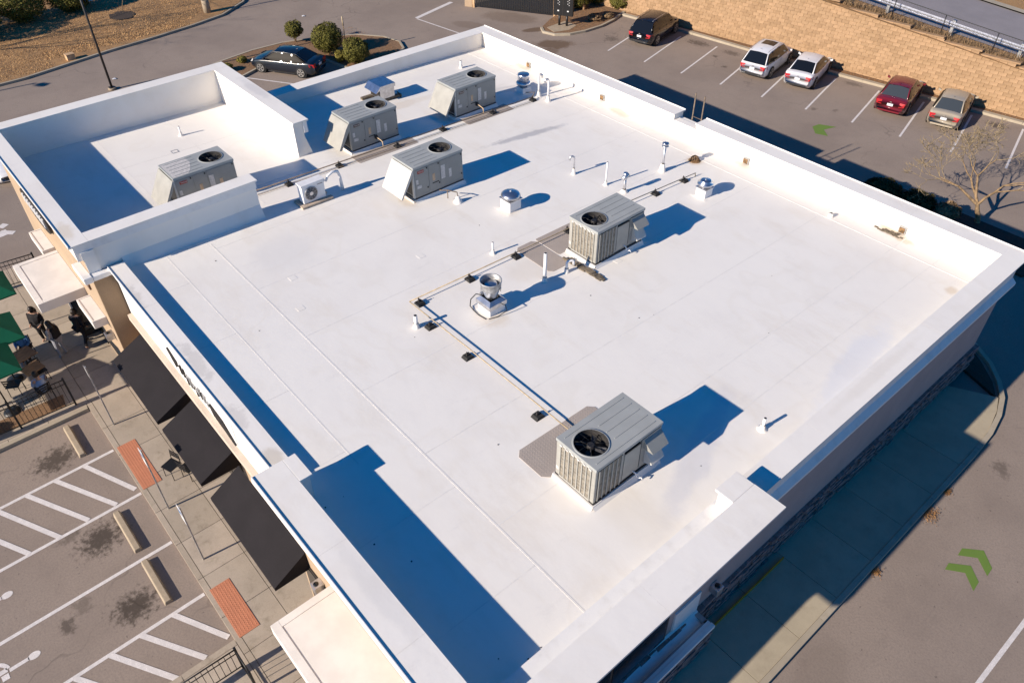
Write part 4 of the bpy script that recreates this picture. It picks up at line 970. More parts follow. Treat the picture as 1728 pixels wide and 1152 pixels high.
t = empty('roof_drain', 'rusty brown iron roof drain dome near the capped flue', 'roof drain', (x, y, rz_(y)))
MB().lathe([(.26,0),(.24,.015),(.15,.02)], 20).build('drain_ring', 'rust_iron', t)
g = MB(); 
for k in range(12):
    a = k*PI/6; g.tube([(.17*math.cos(a),.17*math.sin(a),.02),(.16*math.cos(a),.16*math.sin(a),.14),(.06*math.cos(a),.06*math.sin(a),.20)], .014, 5)
g.lathe([(.07,.19),(.07,.215)], 14); g.build('strainer', 'rust_iron', t)
vent_pipe('short white pipe inside the tall walled block', (-32.33, 9.32), .42, .04)
vent_pipe('short white pipe by the left parapet, behind the far air conditioner', (-30.72, 23.14), .36, .055, False)
vent_pipe('white pipe on a pale cone left of the gas pipe', (-17.00, 13.79), .46, .035)
vent_pipe('stubby white pipe by the corner of the gas pipe', (-15.46, 9.49), .46, .06, False)
vent_pipe('tallest straight white pipe, in the shadow of the kitchen exhaust', (-14.70, 14.07), 1.10, .055, False)
vent_pipe('small leaning white pipe alone at the right of the roof', (-6.17, 13.98), .42, .045)
vent_pipe('stub of white pipe close to the rear parapet on the right', (-10.86, 24.84), .16, .06, False)
x, y = (-14.60, 14.96)
t = empty('hooked_pipe', 'short white swan-neck pipe at the foot of the louvred unit by the timber scrap', 'vent pipe', (x, y, rz_(y)), R(60))
MB().tube([(0,0,0),(.0,0,.36),(.03,0,.43),(.10,0,.45),(.18,0,.45),(.22,0,.42),(.23,0,.28)], .045, 12).build('pipe', 'pvc_white', t)
MB().lathe([(.11,-.01),(.08,.06),(.07,.16)], 14, closed_top=False).build('boot', 'roof_white', t)
x, y = (-20.47, 14.98)
t = empty('drain_riser', 'white cone with a rusty angled pipe beside the middle air conditioner', 'vent pipe', (x, y, rz_(y)))
MB().lathe([(.20,-.01),(.17,.02),(.07,.22),(.05,.26)], 16).build('boot', 'roof_white', t)
MB().tube([(0,0,.2),(0,-.02,.42),(-.28,-.22,.46),(-.58,-.40,.40)], .02, 6).build('pipe', 'gas_dark', t)
MB().tube([(-.3,-.24,.45),(-.3,-.24,.12)], .02, 6).build('drip_leg', 'gas_dark', t)

# gas lines with their rubber blocks
def gas_line(label, pts, r, mat, zoff=.16, tail=None):
    P = [(x, y, rz_(y)+zoff) for x, y in pts]
    if tail: P += [(x, y, rz_(y)+z) for x, y, z in tail]
    o = MB().tube(P, r, 8).build('gas_pipe', mat); return tag(o, label, 'gas pipe')
gas_line('yellowish gas pipe running from its corner past the beige louvred unit towards the rear', [(-16.47,9.98),(-16.38,14.5),(-16.30,18.2),(-16.02,23.4)], .019, 'gas_pipe', .15, tail=[(-16.02,23.42,.0)])
gas_line('yellowish gas pipe running from the corner to the near air conditioner', [(-16.47,9.96),(-13.5,9.99),(-8.58,9.98)], .019, 'gas_pipe', .15)
gas_line('thin brown gas pipe along the row of units behind the tall block', [(-25.80,9.2),(-25.72,15.0),(-25.55,23.30)], .022, 'gas_dark', .15, tail=[(-25.72,23.55,.15),(-25.72,23.6,.25),(-25.9,23.2,.28)])
gas_line('second thin brown pipe beside the first, near the small condenser', [(-25.62,9.25),(-25.52,15.0),(-25.33,23.1)], .012, 'gas_dark', .05)
def pipe_block(label, p, along_x=False):
    x, y = p
    t = empty('pipe_support', label, 'pipe support', (x, y, rz_(y)), PI/2 if along_x else 0, 'black rubber blocks carrying the gas pipes')
    MB().add([(-.16,-.13,0),(.16,-.13,0),(.16,.13,0),(-.16,.13,0),(-.10,-.11,.09),(.10,-.11,.09),(.10,.11,.09),(-.10,.11,.09)],
             [(0,1,5,4),(1,2,6,5),(2,3,7,6),(3,0,4,7),(4,5,6,7)]).build('block', 'rubber', t)
    MB().box(-.06,.0,-.025,.025,.09,.19).tube([(-.04,0,.15),(-.04,0,.24)], .012, 6).build('strut', 'dark_bronze', t)
pipe_block('rubber pipe block at the corner of the yellowish gas pipe', (-16.32, 10.24))
pipe_block('rubber pipe block just left of the kitchen exhaust', (-16.32, 12.24))
pipe_block('rubber pipe block between the kitchen exhaust and the walkway pads', (-16.33, 14.25))
pipe_block('rubber pipe block half hidden by the beige louvred unit', (-16.35, 16.71))
pipe_block('rubber pipe block behind the beige louvred unit', (-16.09, 21.12))
pipe_block('rubber pipe block nearest the free end of the gas pipe', (-16.05, 22.75))
pipe_block('rubber pipe block by the stubby white pipe', (-15.18, 9.82), True)
pipe_block('rubber pipe block midway along the near gas pipe', (-13.38, 9.83), True)
pipe_block('rubber pipe block closest to the near air conditioner', (-10.32, 9.78), True)
pipe_block('rubber pipe block beside the small white condenser', (-25.65, 10.77))
pipe_block('rubber pipe block behind the loop of the wrapped line', (-25.69, 13.04))
pipe_block('rubber pipe block on the walkway pad of the second unit in the far row', (-25.62, 15.79))
pipe_block('rubber pipe block between the two far walkway pads', (-25.66, 18.20))
pipe_block('rubber pipe block on the farthest walkway pad', (-25.58, 20.95))
pipe_block('rubber pipe block at the far end of the brown pipes by the hooked pipes', (-25.49, 23.28))
# walkway pads
def pad(label, x0, x1, y0, y1, chamf=.12):
    pts = [(x0+chamf,y0),(x1-chamf,y0),(x1,y0+chamf),(x1,y1-chamf),(x1-chamf,y1),(x0+chamf,y1),(x0,y1-chamf),(x0,y0+chamf)]
    o = MB().prism(pts, lambda a, b_: rz_(b_)-.01, lambda a, b_: rz_(b_)+.012).build('walkway_pad', 'walk_pad')
    g = MB()
    for i in range(int((x1-x0-.1)/.09)):
        for j in range(int((y1-y0-.1)/.09)):
            cx = x0+.08+i*.09; cy = y0+.08+j*.09
            if min(cx-x0, x1-cx)+min(cy-y0, y1-cy) < chamf+.04: continue
            g.add([(cx-.022,cy,rz_(cy)+.014),(cx,cy-.03,rz_(cy)+.014),(cx+.022,cy,rz_(cy)+.014),(cx,cy+.03,rz_(cy)+.014),(cx,cy,rz_(cy)+.019)], [(0,1,4),(1,2,4),(2,3,4),(3,0,4)])
    g.build('tread_studs', 'walk_pad', o, kind='stuff')
    tag(o, label, 'walkway pad', 'textured grey pads laid on the membrane')
pad('grey walkway pad by the farthest air conditioner, under the brown pipes', -26.05, -25.35, 19.4, 22.0, .04)
pad('grey walkway pad by the second air conditioner of the far row, under the brown pipes', -26.08, -25.38, 13.8, 16.7, .04)
pad('grey walkway pad beside the tall white pipe', -16.72, -14.9, 14.52, 15.42, .14)
pad('grey walkway pad half under the beige louvred unit', -16.72, -15.5, 15.47, 17.6, .05)
pad('large grey walkway pad beside the near air conditioner', -9.75, -8.6, 8.46, 11.2, .16)
# timber scrap by the unit
t = empty('timber_scrap', 'rotten brown strip of timber lying beside the louvred unit', 'timber scrap', (-14.43, 15.55, rz_(15.5)+.01), R(2))
g = MB(); rs = random.Random(4)
for k in range(16):
    x = -.72+k*.1; g.box(x, x+rs.uniform(.14,.34), -.11+rs.uniform(-.06,.06), rs.uniform(.0,.12), 0, rs.uniform(.02,.06))
g.build('splintered_board', 'weathered_wood', t)
MB().box(-.80,-.5,-.16,-.08,.03,.08).build('end_piece', 'weathered_wood', t)
# debris by the right rear scupper
g = MB(); rs = random.Random(9)
for k in range(60):
    x = -8.95+rs.gauss(0,.2); y = 25.55+rs.uniform(-.12,.1)-(abs(x+8.9)*.02)
    s = rs.uniform(.02,.06); g.box(x-s, x+s, y-s*.6, y+s*.6, rz_(y), rz_(y)+rs.uniform(.01,.05))
tag(g.build('leaf_debris', 'weathered_wood', kind='stuff'), 'dark rotten leaves gathered below the rightmost scupper', 'debris')
g = MB(); rs = random.Random(21)
for k in range(60):
    y = rs.uniform(3.75, 11); x = rs.uniform(-12, -5.4) if y < 4.7 else rs.uniform(-5.5,-5.0)
    if k > 48: x, y = rs.uniform(-24, -6), rs.uniform(5, 24)
    s = rs.uniform(.006,.018); g.box(x-s, x+s, y-s, y+s, rz_(y), rz_(y)+.012)
g.build('roof_specks', 'rubber', kind='stuff'); 
# roof ladder rails
t = empty('roof_ladder', 'dark steel ladder rails standing above the notch in the rear parapet', 'ladder', (-18.62, 26.62, 0))
for sx in (-.24, .24): MB().tube([(sx,0,.3),(sx,0,6.15)], .03, 8).build('rail', 'gas_dark', t)
for k in range(16): MB().tube([(-.24,0,.45+k*.31),(.24,0,.45+k*.31)], .014, 6).build('rung', 'gas_dark', t)

# ================================================================ RETAINING WALL, FENCE, GUARD RAIL
rw = empty('retaining_wall', 'long tan block retaining wall stepping down behind the rear parking row', 'retaining wall')
def wall_top(x):
    for lim, h in ((-36,4.8),(-32,4.6),(-29.5,4.3),(-27,4.1),(-24.6,3.9),(-22.1,3.6),(-20.1,3.4),(-18.1,3.2),(-15.9,3.0),(-13.8,2.8),(-11,2.6),(-8,2.4)):
        if x < lim: return h
    return 2.2
BL, BH = 0.455, 0.2
def block_mesh(seed, top=False):
    r_ = random.Random(seed); w, h, d = BL/2-.003, BH-.006, .14
    v = [(-w,0,0),(w,0,0),(w,0,h),(-w,0,h)]
    f = [(-w+.004,-d+.012,.004),(0,-d+r_.uniform(-.012,.012),.004),(w-.004,-d+.012,.004),(-w+.004,-d+.075,h-.008),(0,-d+.06+r_.uniform(-.012,.012),h-.008),(w-.004,-d+.075,h-.008)]
    v += f; v += [(-w,-d+.06,0),(w,-d+.06,0),(w,-d+.06,h),(-w,-d+.06,h)]
    fs = [(4,5,8,7),(5,6,9,8),(10,11,6,5,4),(7,8,9,12,13),(10,4,7,13),(6,11,12,9),(13,12,2,3),(1,2,12,11),(0,10,13,3),(0,1,11,10)]
    return v, fs
bmesh_data = []
for k in range(9):
    v, fs = block_mesh(k); me = bpy.data.meshes.new('block'); me.from_pydata(v, [], fs); me.materials.append(MATS[('block_face','block_face_b','block_face_c')[k % 3]]); bmesh_data.append((me, v, fs))
ang = math.atan(0.14); cand = []
x = -44.0; n_i = 0
xs0, xs1 = -46.0, 5.0
ncol = int((xs1-xs0)/(BL*math.cos(ang)))
for j in range(24):
    for i in range(ncol):
        x = xs0+(i+(.5 if j % 2 else 0))*BL*math.cos(ang); z = j*BH
        if z+BH > wall_top(x)+.01: continue
        cand.append((x, z, j, i))
def dist2(c): 
    y = wall_y(c[0]); return c[0]**2+y*y+(20-c[1])**2
inview = [c for c in cand if c[0] < -11.2]
inview.sort(key=dist2); near = set((c[2], c[3]) for c in inview[:300])
rs = random.Random(8); rest = {0: MB(), 1: MB(), 2: MB()}
for (x, z, j, i) in cand:
    k = rs.randrange(9); y = wall_y(x)+z*.10
    if (j, i) in near:
        o = bpy.data.objects.new('block', bmesh_data[k][0]); COL.objects.link(o); o.parent = rw
        o.location = (x, y, z); o.rotation_euler = (0, 0, ang)
    else:
        ca, sa = math.cos(ang), math.sin(ang)
        rest[k % 3].add([(x+ca*a-sa*b_, y+sa*a+ca*b_, z+c_) for a, b_, c_ in bmesh_data[k][1]], bmesh_data[k][2])
for k in rest: rest[k].build('block_courses', ('block_face','block_face_b','block_face_c')[k], rw, kind='stuff')
g = MB()
for x in [xs0+k*1.0 for k in range(51)]:
    a, b_ = x, x+1.0
    h = wall_top(b_)-.03
    g.add([(a,wall_y(a)+.03,0),(b_,wall_y(b_)+.03,0),(b_,wall_y(b_)+h*.1+.03,h),(a,wall_y(a)+h*.1+.03,h)], [(0,1,2,3)])
g.build('wall_backing', 'joint_dark', rw)
x = -44
edges = [-36,-32,-29.5,-27,-24.6,-22.1,-20.1,-18.1,-15.9,-13.8,-11,-8]
prev = xs0
for e in edges+[5.0]:
    h = wall_top(prev+.1); n = max(1, int((e-prev)/.9))
    for k in range(n):
        a = prev+(e-prev)*k/n; b_ = prev+(e-prev)*(k+1)/n
        y0 = wall_y(a)+h*.1-.14; y1 = wall_y(b_)+h*.1-.14
        MB().prism([(a+.006,y0),(b_-.006,y1),(b_-.006,y1+.34),(a+.006,y0+.34)], h-.005, h+.085).build('cap_block', ('block_face_c','block_face')[k % 2], rw)
    prev = e
# dry grass along the top
g = MB(); rs = random.Random(14)
for k in range(9000):
    x = rs.uniform(-44, 2); o = abs(rs.gauss(0, .45)); y = wall_y(x)+terr(x)*.1+.12+min(o, 1.6); z = max(terr(x)-.1, wall_top(x)-.02)
    h = rs.uniform(.12, .42); a = rs.uniform(0, 2*PI); w = rs.uniform(.01, .03); lx, ly = rs.uniform(-.2,.2), rs.uniform(-.32,.12)
    g.add([(x-w*math.cos(a),y-w*math.sin(a),z),(x+w*math.cos(a),y+w*math.sin(a),z),(x+lx,y+ly,z+h)], [(0,1,2)])
g.build('dry_grass', 'dry_grass', kind='stuff')
# black fence on the wall: rails, posts, fine mesh
fn = empty('chain_fence', 'black wire fence with thin posts along the top of the retaining wall', 'fence')
def fy(x): return wall_y(x)+terr(x)*.1+.42
xs_f = [-45.4+2.98*k for k in range(17)]
for x in xs_f: MB().tube([(x,fy(x),terr(x)-.1),(x,fy(x),terr(x)+1.15)], .03, 6).build('post', 'black_metal', fn)
for zz in (1.15,):
    MB().tube([(x, fy(x), terr(x)+zz) for x in xs_f], .022, 6).build('rail', 'black_metal', fn)
MB().tube([(x, fy(x)+.001, terr(x)+.05) for x in xs_f], .008, 4).build('rail', 'black_metal', fn)
g = MB(); 
for k in range(int(46/.16)):
    x = -45.2+k*.16
    for s in (-1, 1):
        xa, xb = x, x+s*1.1
        g.add([(xa,fy(xa),terr(xa)+.05),(xa+.006,fy(xa),terr(xa)+.05),(xb+.006,fy(xb),terr(xb)+1.15),(xb,fy(xb),terr(xb)+1.15)], [(0,1,2,3)])
g.build('wire_mesh', 'black_metal', fn, kind='stuff')
# guard rail behind it
gr = empty('guard_rail', 'galvanised guard rail on grey wooden posts beside the upper road', 'guard rail')
def gy(x): return wall_y(x)+terr(x)*.1+1.05
for k in range(12):
    xa, xb = -45.6+3.9*k, -45.6+3.9*(k+1)
    prof = [(0,.34),(-.05,.40),(0,.46),(0,.50),(-.05,.57),(0,.64)]
    g = MB(); v = [(x, gy(x)+dy, terr(x)+dz+.05) for x in (xa+.01, xb-.01) for dy, dz in prof]
    g.add(v, [(i, i+1, i+7, i+6) for i in range(5)], False); g.build('rail_beam', 'galv', gr)
    MB().prism([(xa-.09,gy(xa)+.03),(xa+.09,gy(xa)+.03),(xa+.09,gy(xa)+.22),(xa-.09,gy(xa)+.22)], terr(xa)-.1, terr(xa)+.78).build('post', 'galv_dull', gr)

# ================================================================ PLANTS
def leaf_cloud(rs, c, rad, n, size, squash=1.0, shell=0.55, lump=0.25):
    """leaf-sized faces through an uneven crown"""
    g = MB(); ph = rs.uniform(0, 99)
    for k in range(n):
        while True:
            v = Vector((rs.uniform(-1,1), rs.uniform(-1,1), rs.uniform(-1,1)))
            if 0.05 < v.length < 1: break
        d = v.normalized(); rr = (shell+(1-shell)*rs.random()**.6)
        nn = noise.noise(d*2.1+Vector((ph, 0, 0)))
        if nn < -.32: rr *= .8
        rr *= 1+lump*nn*1.6
        p = Vector((c[0]+d.x*rr*rad, c[1]+d.y*rr*rad, c[2]+d.z*rr*rad*squash))
        a = Vector((rs.gauss(0,1), rs.gauss(0,1), rs.gauss(0,1))).normalized(); b_ = a.cross(d+Vector((.01,.2,.1)))
        if b_.length < .01: continue
        b_.normalize(); s = size*rs.uniform(.6, 1.3)
        g.add([p-a*s, p-b_*s*.5, p+a*s, p+b_*s*.5], [(0,1,2,3)])
    return g
def shrub(label, x, y, rad, h, trunk=.0, seed=0, mat='leaf_green', n=2600, z0=0.1, cat='shrub', name='round_shrub', group=None, squash=None):
    rs = random.Random(seed); t = empty(name, label, cat, (x, y, z0), group=group)
    sq = squash or (h-trunk)/(2*rad)
    g = leaf_cloud(rs, (0,0,trunk+(h-trunk)/2), rad, int(n*1.7), .055 if rad < 1.2 else .08, sq, .72, .16)
    g.build('crown', mat, t)
    leaf_cloud(rs, (0,0,trunk+(h-trunk)/2), rad*.8, n//3, .07, sq, .2).build('inner_crown', mat, t)
    for k in range(4):
        a = k*PI/2+rs.random(); MB().tube([(0,0,-.05),(.1*math.cos(a),.1*math.sin(a),trunk+.1),(.4*rad*math.cos(a),.4*rad*math.sin(a),trunk+(h-trunk)*.5)], [.035,.025,.01], 5).build('stem', 'bark', t)
    return t
shrub('small round shrub on thin stems, left of the large clipped shrubs', -50.78, 24.05, .62, 1.45, .35, 1, n=1900)
shrub('largest rounded shrub in the island, behind the dark sedan', -47.4, 24.7, 1.02, 2.05, .12, 2, n=4600)
shrub('rounded shrub nearest the roof edge, right of the largest shrub', -44.75, 25.2, .88, 1.65, .08, 3, n=3800)
shrub('little shrub squeezed between the two large rounded shrubs', -45.7, 24.55, .38, .75, .02, 4, mat='leaf_green_b', n=900)
shrub('low yellowish shrub at the tip of the planting island', -49.2, 18.2, .42, .5, .02, 5, mat='leaf_green_b', n=900)
shrub('sparse low plant in the island in front of the dark sedan', -49.9, 19.6, .35, .4, .02, 6, mat='leaf_green_b', n=350)
shrub('green bush against the retaining wall, left of the concrete pole base', *(-40.63, 45.92), .85, 1.0, .05, 7, n=3000)
shrub('green bush between the wooden posts and the retaining wall', *(-42.61, 45.51), .9, 1.2, .05, 8, n=3000)
shrub('bush behind the order board, next to the dark gate', *(-42.75, 43.72), .8, 1.5, .05, 9, n=2600)
shrub('leafless scrubby bush in the middle of the order board bed', *(-40.11, 42.64), .55, .45, .02, 10, mat='dry_grass', n=500)
shrub('small scrubby bush at the right of the order board bed', *(-39.79, 43.75), .4, .4, .02, 12, mat='dry_grass', n=420)
for k, (x, y, r_, nm) in enumerate(((-13.4,35.5,.9,'left'),(-11.7,35.6,.85,'middle'),(-10.35,35.9,.55,'right'))):
    shrub('%s one of the three bushes half lit at the edge of the building shadow' % nm, x, y, r_, .82, .03, 20+k, mat='dry_grass' if k == 2 else 'leaf_olive', n=2200, group='bushes in the bed behind the building')
for k, (p, r_, h, nm) in enumerate((((-66.3,7.6),1.9,2.6,'dark evergreen shrub in the top left corner of the photo'),((-68.0,11.2),1.8,2.4,'dark evergreen shrub, second from the left edge in the far shade'),((-67.8,14.6),1.5,2.0,'dark evergreen shrub at the right end of the shaded row'),((-69.5,5.5),2.2,3.0,'tall dark evergreen shrub at the far left edge'))):
    shrub(nm, *p, r_, h, .05, 30+k, n=4200, squash=None, name='evergreen_shrub')
shrub('green plant in the patio bed behind the black railing', -25.3, -2.2, .4, .5, .02, 40, mat='leaf_green_b', n=900)

def bare_tree(label, x, y, h, seed, spread=.42, n0=3, r0=.09, depth=6, name='bare_tree', first=.18, zb=0.0, ends=2):
    rs = random.Random(seed); t = empty(name, label, 'tree', (x, y, zb))
    trunk, limbs, twigs = MB(), MB(), MB()
    def grow(p, d, l, r, lev):
        pts = [p]; q = p; dd = d.copy(); n = 3
        for i in range(n):
            dd = (dd+Vector((rs.gauss(0,.12), rs.gauss(0,.12), rs.gauss(.03,.08)))).normalized(); q = q+dd*(l/n); pts.append(q)
        g = trunk if lev == 0 else (limbs if lev < 3 else twigs)
        g.tube(pts, [r*(1-.4*i/n) for i in range(n+1)], 7 if lev < 2 else (5 if lev < 3 else 3), cap=False)
        if lev >= depth: return
        m = n0 if lev == 0 else rs.choice((2, 3))
        for k in range(m):
            ax = Vector((rs.gauss(0,1), rs.gauss(0,1), rs.gauss(0,.6))); ax = (ax-ax.dot(dd)*dd).normalized()
            nd_ = (dd*(1-spread*rs.uniform(.7,1.2))+ax*spread*rs.uniform(.8,1.6)).normalized()
            nd_ = (nd_+Vector((0,0,.10))).normalized()
            s = pts[-1] if (k < 2 or lev == 0) else pts[2]
            grow(s, nd_, l*rs.uniform(.62,.86)*(1.9 if lev == 0 else 1), max(.011, r*.6*rs.uniform(.75,1.0)), lev+1)
    grow(Vector((0,0,0)), Vector((0,0,1)), h*first, r0, 0)
    trunk.build('trunk', 'bark', t); limbs.build('limbs', 'bark', t); twigs.build('twigs', 'twig', t)
    return t
bare_tree('pale barked leafless tree rising behind the rear parapet at the right', -9.2, 36.7, 5.5, 5, spread=.43, n0=4, r0=.14, depth=7, first=.17, zb=.1)
bare_tree('thin leafless sapling in a ring of mulch on the grass verge', *(-65.14, 17.29), 3.2, 8, r0=.03, depth=3, first=.5)
bare_tree('large leafless tree standing beyond the left edge of the photo', -64.5, -2.0, 10.5, 12, spread=.4, n0=3, r0=.22, depth=6, first=.2)
MB().prism([((-64.09, 16.91)[0]+1.0*math.cos(a)+rr, (-64.09, 16.91)[1]+.9*math.sin(a)) for a, rr in [(k*PI/8, .12*math.sin(k*2.3)) for k in range(16)]], .12, .17).build('mulch_ring', 'mulch_dark', kind='structure')
# leaf piles on the drive-through lane
for k, (p, r_, lab) in enumerate(((((-2.56, 19.27)), .28, 'larger heap of orange leaves by the kerb, upper one'), ((-2.61, 20.52), .14, 'small heap of orange leaves farthest up the kerb'), ((-2.59, 16.14), .16, 'heap of orange leaves by the kerb, near the shadow step'))):
    rs = random.Random(50+k); g = MB()
    for j in range(int(420*r_/.2)):
        x = p[0]+rs.gauss(0,r_*.45); y = p[1]+rs.gauss(0,r_*.6); a = rs.uniform(0,PI); s = rs.uniform(.012,.03); zz = rs.uniform(.01,.06)
        x = max(x, -2.66)
        g.add([(x-s*math.cos(a),y-s*math.sin(a),zz),(x+s*math.sin(a)*.6,y-s*math.cos(a)*.6,zz+.01),(x+s*math.cos(a),y+s*math.sin(a),zz)], [(0,1,2)])
    tag(g.build('leaf_heap', 'leaf_brown', kind='stuff'), lab, 'leaves')

# ================================================================ STREET FURNITURE
def lamp_post(label, x, y, h, base_h=.1, head=True, r=.075, group=None, ang=0.0, cr=.28):
    t = empty('light_pole', label, 'light pole', (x, y, 0), ang, group)
    MB().lathe([(cr,0),(cr,base_h),(cr*.93,base_h+.03)], 20).build('concrete_base', 'concrete_pale', t)
    MB().box(-.16,.16,-.16,.16,base_h+.03,base_h+.06).build('base_plate', 'dark_bronze', t)
    MB().tube([(0,0,base_h+.06),(0,0,h)], [r, r*.8], 8).build('pole', 'dark_bronze', t)
    if head:
        MB().tube([(0,0,h-.15),(.5,0,h-.1)], .03, 6).build('arm', 'dark_bronze', t)
        hd = MB().box(.4,1.0,-.2,.2,h-.16,h).build('lamp_head', 'dark_bronze', t, bevel=.02)
        MB().box(.45,.95,-.16,.16,h-.175,h-.161).build('lens', 'label_pale', hd)
    return t
lamp_post('dark light pole standing at the roadside just left of the tall block', -51.55, 11.66, 7.6, .10, ang=R(95), cr=.24)
lamp_post('light pole on a tall round concrete base at the bend of the grass verge', *(-60.58, 22.04), 7.6, 1.0, ang=R(60), cr=.27)
lamp_post('light pole on a concrete base behind the black suv', *(-38.82, 46.57), 7.5, .85, ang=R(200), cr=.27)
lamp_post('light pole beyond the left edge of the photo, casting the lamp shadow on the road', -57.6, -7.2, 7.4, .3, ang=R(35))
t = empty('utility_box', 'small brown utility box on the kerb of the grass verge', 'utility box', (-57.95, 11.25, .1), R(4))
MB().box(-.2,.2,-.26,.26,0,.36).build('case', 'wood_post', t, bevel=.01); MB().box(-.22,.22,-.28,.28,.36,.40).build('lid', 'wood_post', t, bevel=.01)
t = empty('white_panel', 'white board standing on the grass behind the dark light pole', 'board', (*(-68.45, 15.77), .1), R(20))
MB().box(-.3,.3,-.45,.45,.25,.32).build('panel', 'white_paint', t); MB().box(-.05,.05,-.05,.05,0,.25).build('stake', 'galv', t)
for (p, lab) in (((-55.33, 27.18), 'crumpled white litter on the road near the island'), ((-53.04, 12.31), 'white paper scrap on the road beside the dark light pole')):
    x, y = p; tag(MB().add([(x-.12,y-.1,.01),(x+.1,y-.14,.05),(x+.14,y+.1,.02),(x-.02,y+.04,.09),(x-.14,y+.12,.02)], [(0,1,3),(1,2,3),(2,4,3),(4,0,3)]).build('litter', 'white_paint'), lab, 'litter')
# marker post behind the shrubs
t = empty('marker_post', 'thin orange-tipped marker post behind the largest shrub', 'post', (-46.9, 25.75, .1))
MB().tube([(0,0,0),(0,0,1.75)], .03, 6).build('stake', 'bark', t); MB().tube([(0,0,1.75),(0,0,2.35)], .05, 8).build('tip', 'gas_pipe', t)
# gate of the bin enclosure
gt = empty('enclosure_gate', 'dark slatted double gate of the bin enclosure at the top edge', 'gate')
ga, gb = Vector((-48.30, 38.07)), Vector((-42.95, 41.14))
d = (gb-ga); L = d.length; u = d.normalized(); a_g = math.atan2(u.y, u.x)
gt.location = (ga.x, ga.y, 0); gt.rotation_euler = (0, 0, a_g)
n = 44
for k in range(n):
    x = L*k/n; 
    if abs(x+L/n/2-L/2) < .05: continue
    MB().box(x+.01, x+L/n-.02, -.03, .0, .12, 2.1).build('slat', 'black_metal', gt)
for x0, x1 in ((0, L/2-.03), (L/2+.03, L)):
    for z in (.16, 1.1, 2.0): MB().box(x0, x1, .002, .05, z, z+.07).build('frame_rail', 'black_metal', gt)
for x, m in ((-.15,'wood_post'),(L+.12,'wood_post')): MB().box(x-.08,x+.08,-.08,.08,0,2.3).build('gate_post', m, gt)
for x0, x1 in ((-.9,-.3),): MB().box(x0,x1,.0,.2,0,2.2).build('enclosure_wall', 'tan_stucco', gt)
MB().box(L+.3,L+.46,-.05,.2,0,2.2).build('enclosure_wall', 'tan_stucco', gt)
for (p, lab) in (((-42.26, 43.68), 'short thick timber post in the bed beside the order board'),):
    tag(MB().tube([(*p, .0),(*p, 1.9)], .11, 8).build('timber_post', 'wood_post'), lab, 'post')
# drive-through order board seen from behind
x, y = (-40.84, 40.15)
t = empty('order_board', 'dark order board on two posts standing in the kerbed bed by the bin gate', 'order board', (x, y, .1), R(30))
for k, sx in enumerate((-.28, .28)): MB().tube([(sx,0,0),(sx,0,.8)], .085, 10).build('post', 'black_metal', t)
MB().box(-.72,.72,-.12,.12,.72,2.3).build('cabinet', 'black_metal', t, bevel=.02)
MB().box(-.02,.02,-.135,-.12,.74,2.28).build('divider', 'dark_bronze', t)
for sx in (-.36, .36):
    for k in range(6): MB().box(sx-.05+.1*(k%2), sx+.0+.1*(k%2), -.13, -.121, 1.9-k*.09, 1.94-k*.09).build('vent_mark', 'white_paint', t)
    MB().box(sx-.06, sx+.06, -.13, -.121, 1.02, 1.10).build('vent_mark', 'white_paint', t)

# wheel stops
def wheel_stop(label, x0, x1, y):
    h, w = .14, .085
    prof = [(-w*1.35,0),(-w,h),(w,h),(w*1.35,0)]
    v = [(x, y+a, z) for x in (x0, x1) for a, z in prof]
    o = MB().add(v, [(0,1,5,4),(1,2,6,5),(2,3,7,6),(3,2,1,0),(4,5,6,7)]).build('wheel_stop', 'concrete_pale', bevel=.02)
    tag(o, label, 'wheel stop', 'concrete wheel stops in the front bays')
wheel_stop('concrete wheel stop nearest the black patio railing', -23.98, -22.28, .20)
wheel_stop('concrete wheel stop between the two hatched areas, upper of the pair', -19.2, -17.4, .20)
wheel_stop('concrete wheel stop lowest in the photo, beside the lower hatched area', -16.92, -15.15, .20)
# sign posts with narrow blades seen from above
def sign_post(label, x, y, h, plate=True, z0=.13):
    t = empty('sign_post', label, 'sign', (x, y, z0), 0, 'accessible parking signs on the pavement')
    MB().box(-.03,.03,-.02,.02,0,h).build('post', 'galv_dull', t)
    if plate:
        p = MB().box(-.16,.16,-.035,-.022,h-.62,h).build('sign_plate', 'white_paint', t); MB().box(-.09,.09,-.04,-.036,h-.28,h-.08).build('sign_emblem', 'cloth_blue', p)
    else: MB().box(-.16,.16,-.03,-.022,h-.45,h-.02).build('sign_plate', 'galv_dull', t)
    return t
sign_post('sign post in the awning shadow near the patio corner', -22.92, 1.49, 2.75, False)
sign_post('sign post rising over the upper orange tactile pad', -18.23, 1.50, 2.75)
sign_post('sign post right of the upper tactile pad, beside the lowest awning', -15.78, 1.54, 2.5)

# black railings
def railing(label, pts, z0, h, post_at, cat='railing', gap=.145):
    t = empty('black_railing', label, cat, (0, 0, 0))
    P = [Vector((*p, 0)) for p in pts]
    for a, b_ in zip(P, P[1:]):
        for zz, r in ((h-.03,.022),(h-.22,.016),(.12,.018)): MB().tube([(a.x,a.y,z0+zz),(b_.x,b_.y,z0+zz)], r, 6).build('rail', 'black_metal', t)
        L = (b_-a).length; n = int(L/gap)
        for k in range(1, n):
            q = a.lerp(b_, k/n); MB().box(q.x-.008,q.x+.008,q.y-.008,q.y+.008,z0+.10,z0+h-.04).build('baluster', 'black_metal', t)
    for p in post_at: MB().box(p[0]-.032,p[0]+.032,p[1]-.032,p[1]+.032,z0,z0+h+.05).build('post', 'black_metal', t, bevel=.006)
    return t
railing('black picket railing round the patio, along the parking side', [(-24.78,.82),(-24.85,-.98),(-24.95,-3.4)], .13, 1.25, [(-24.78,.82),(-24.85,-.98),(-24.95,-3.4)])
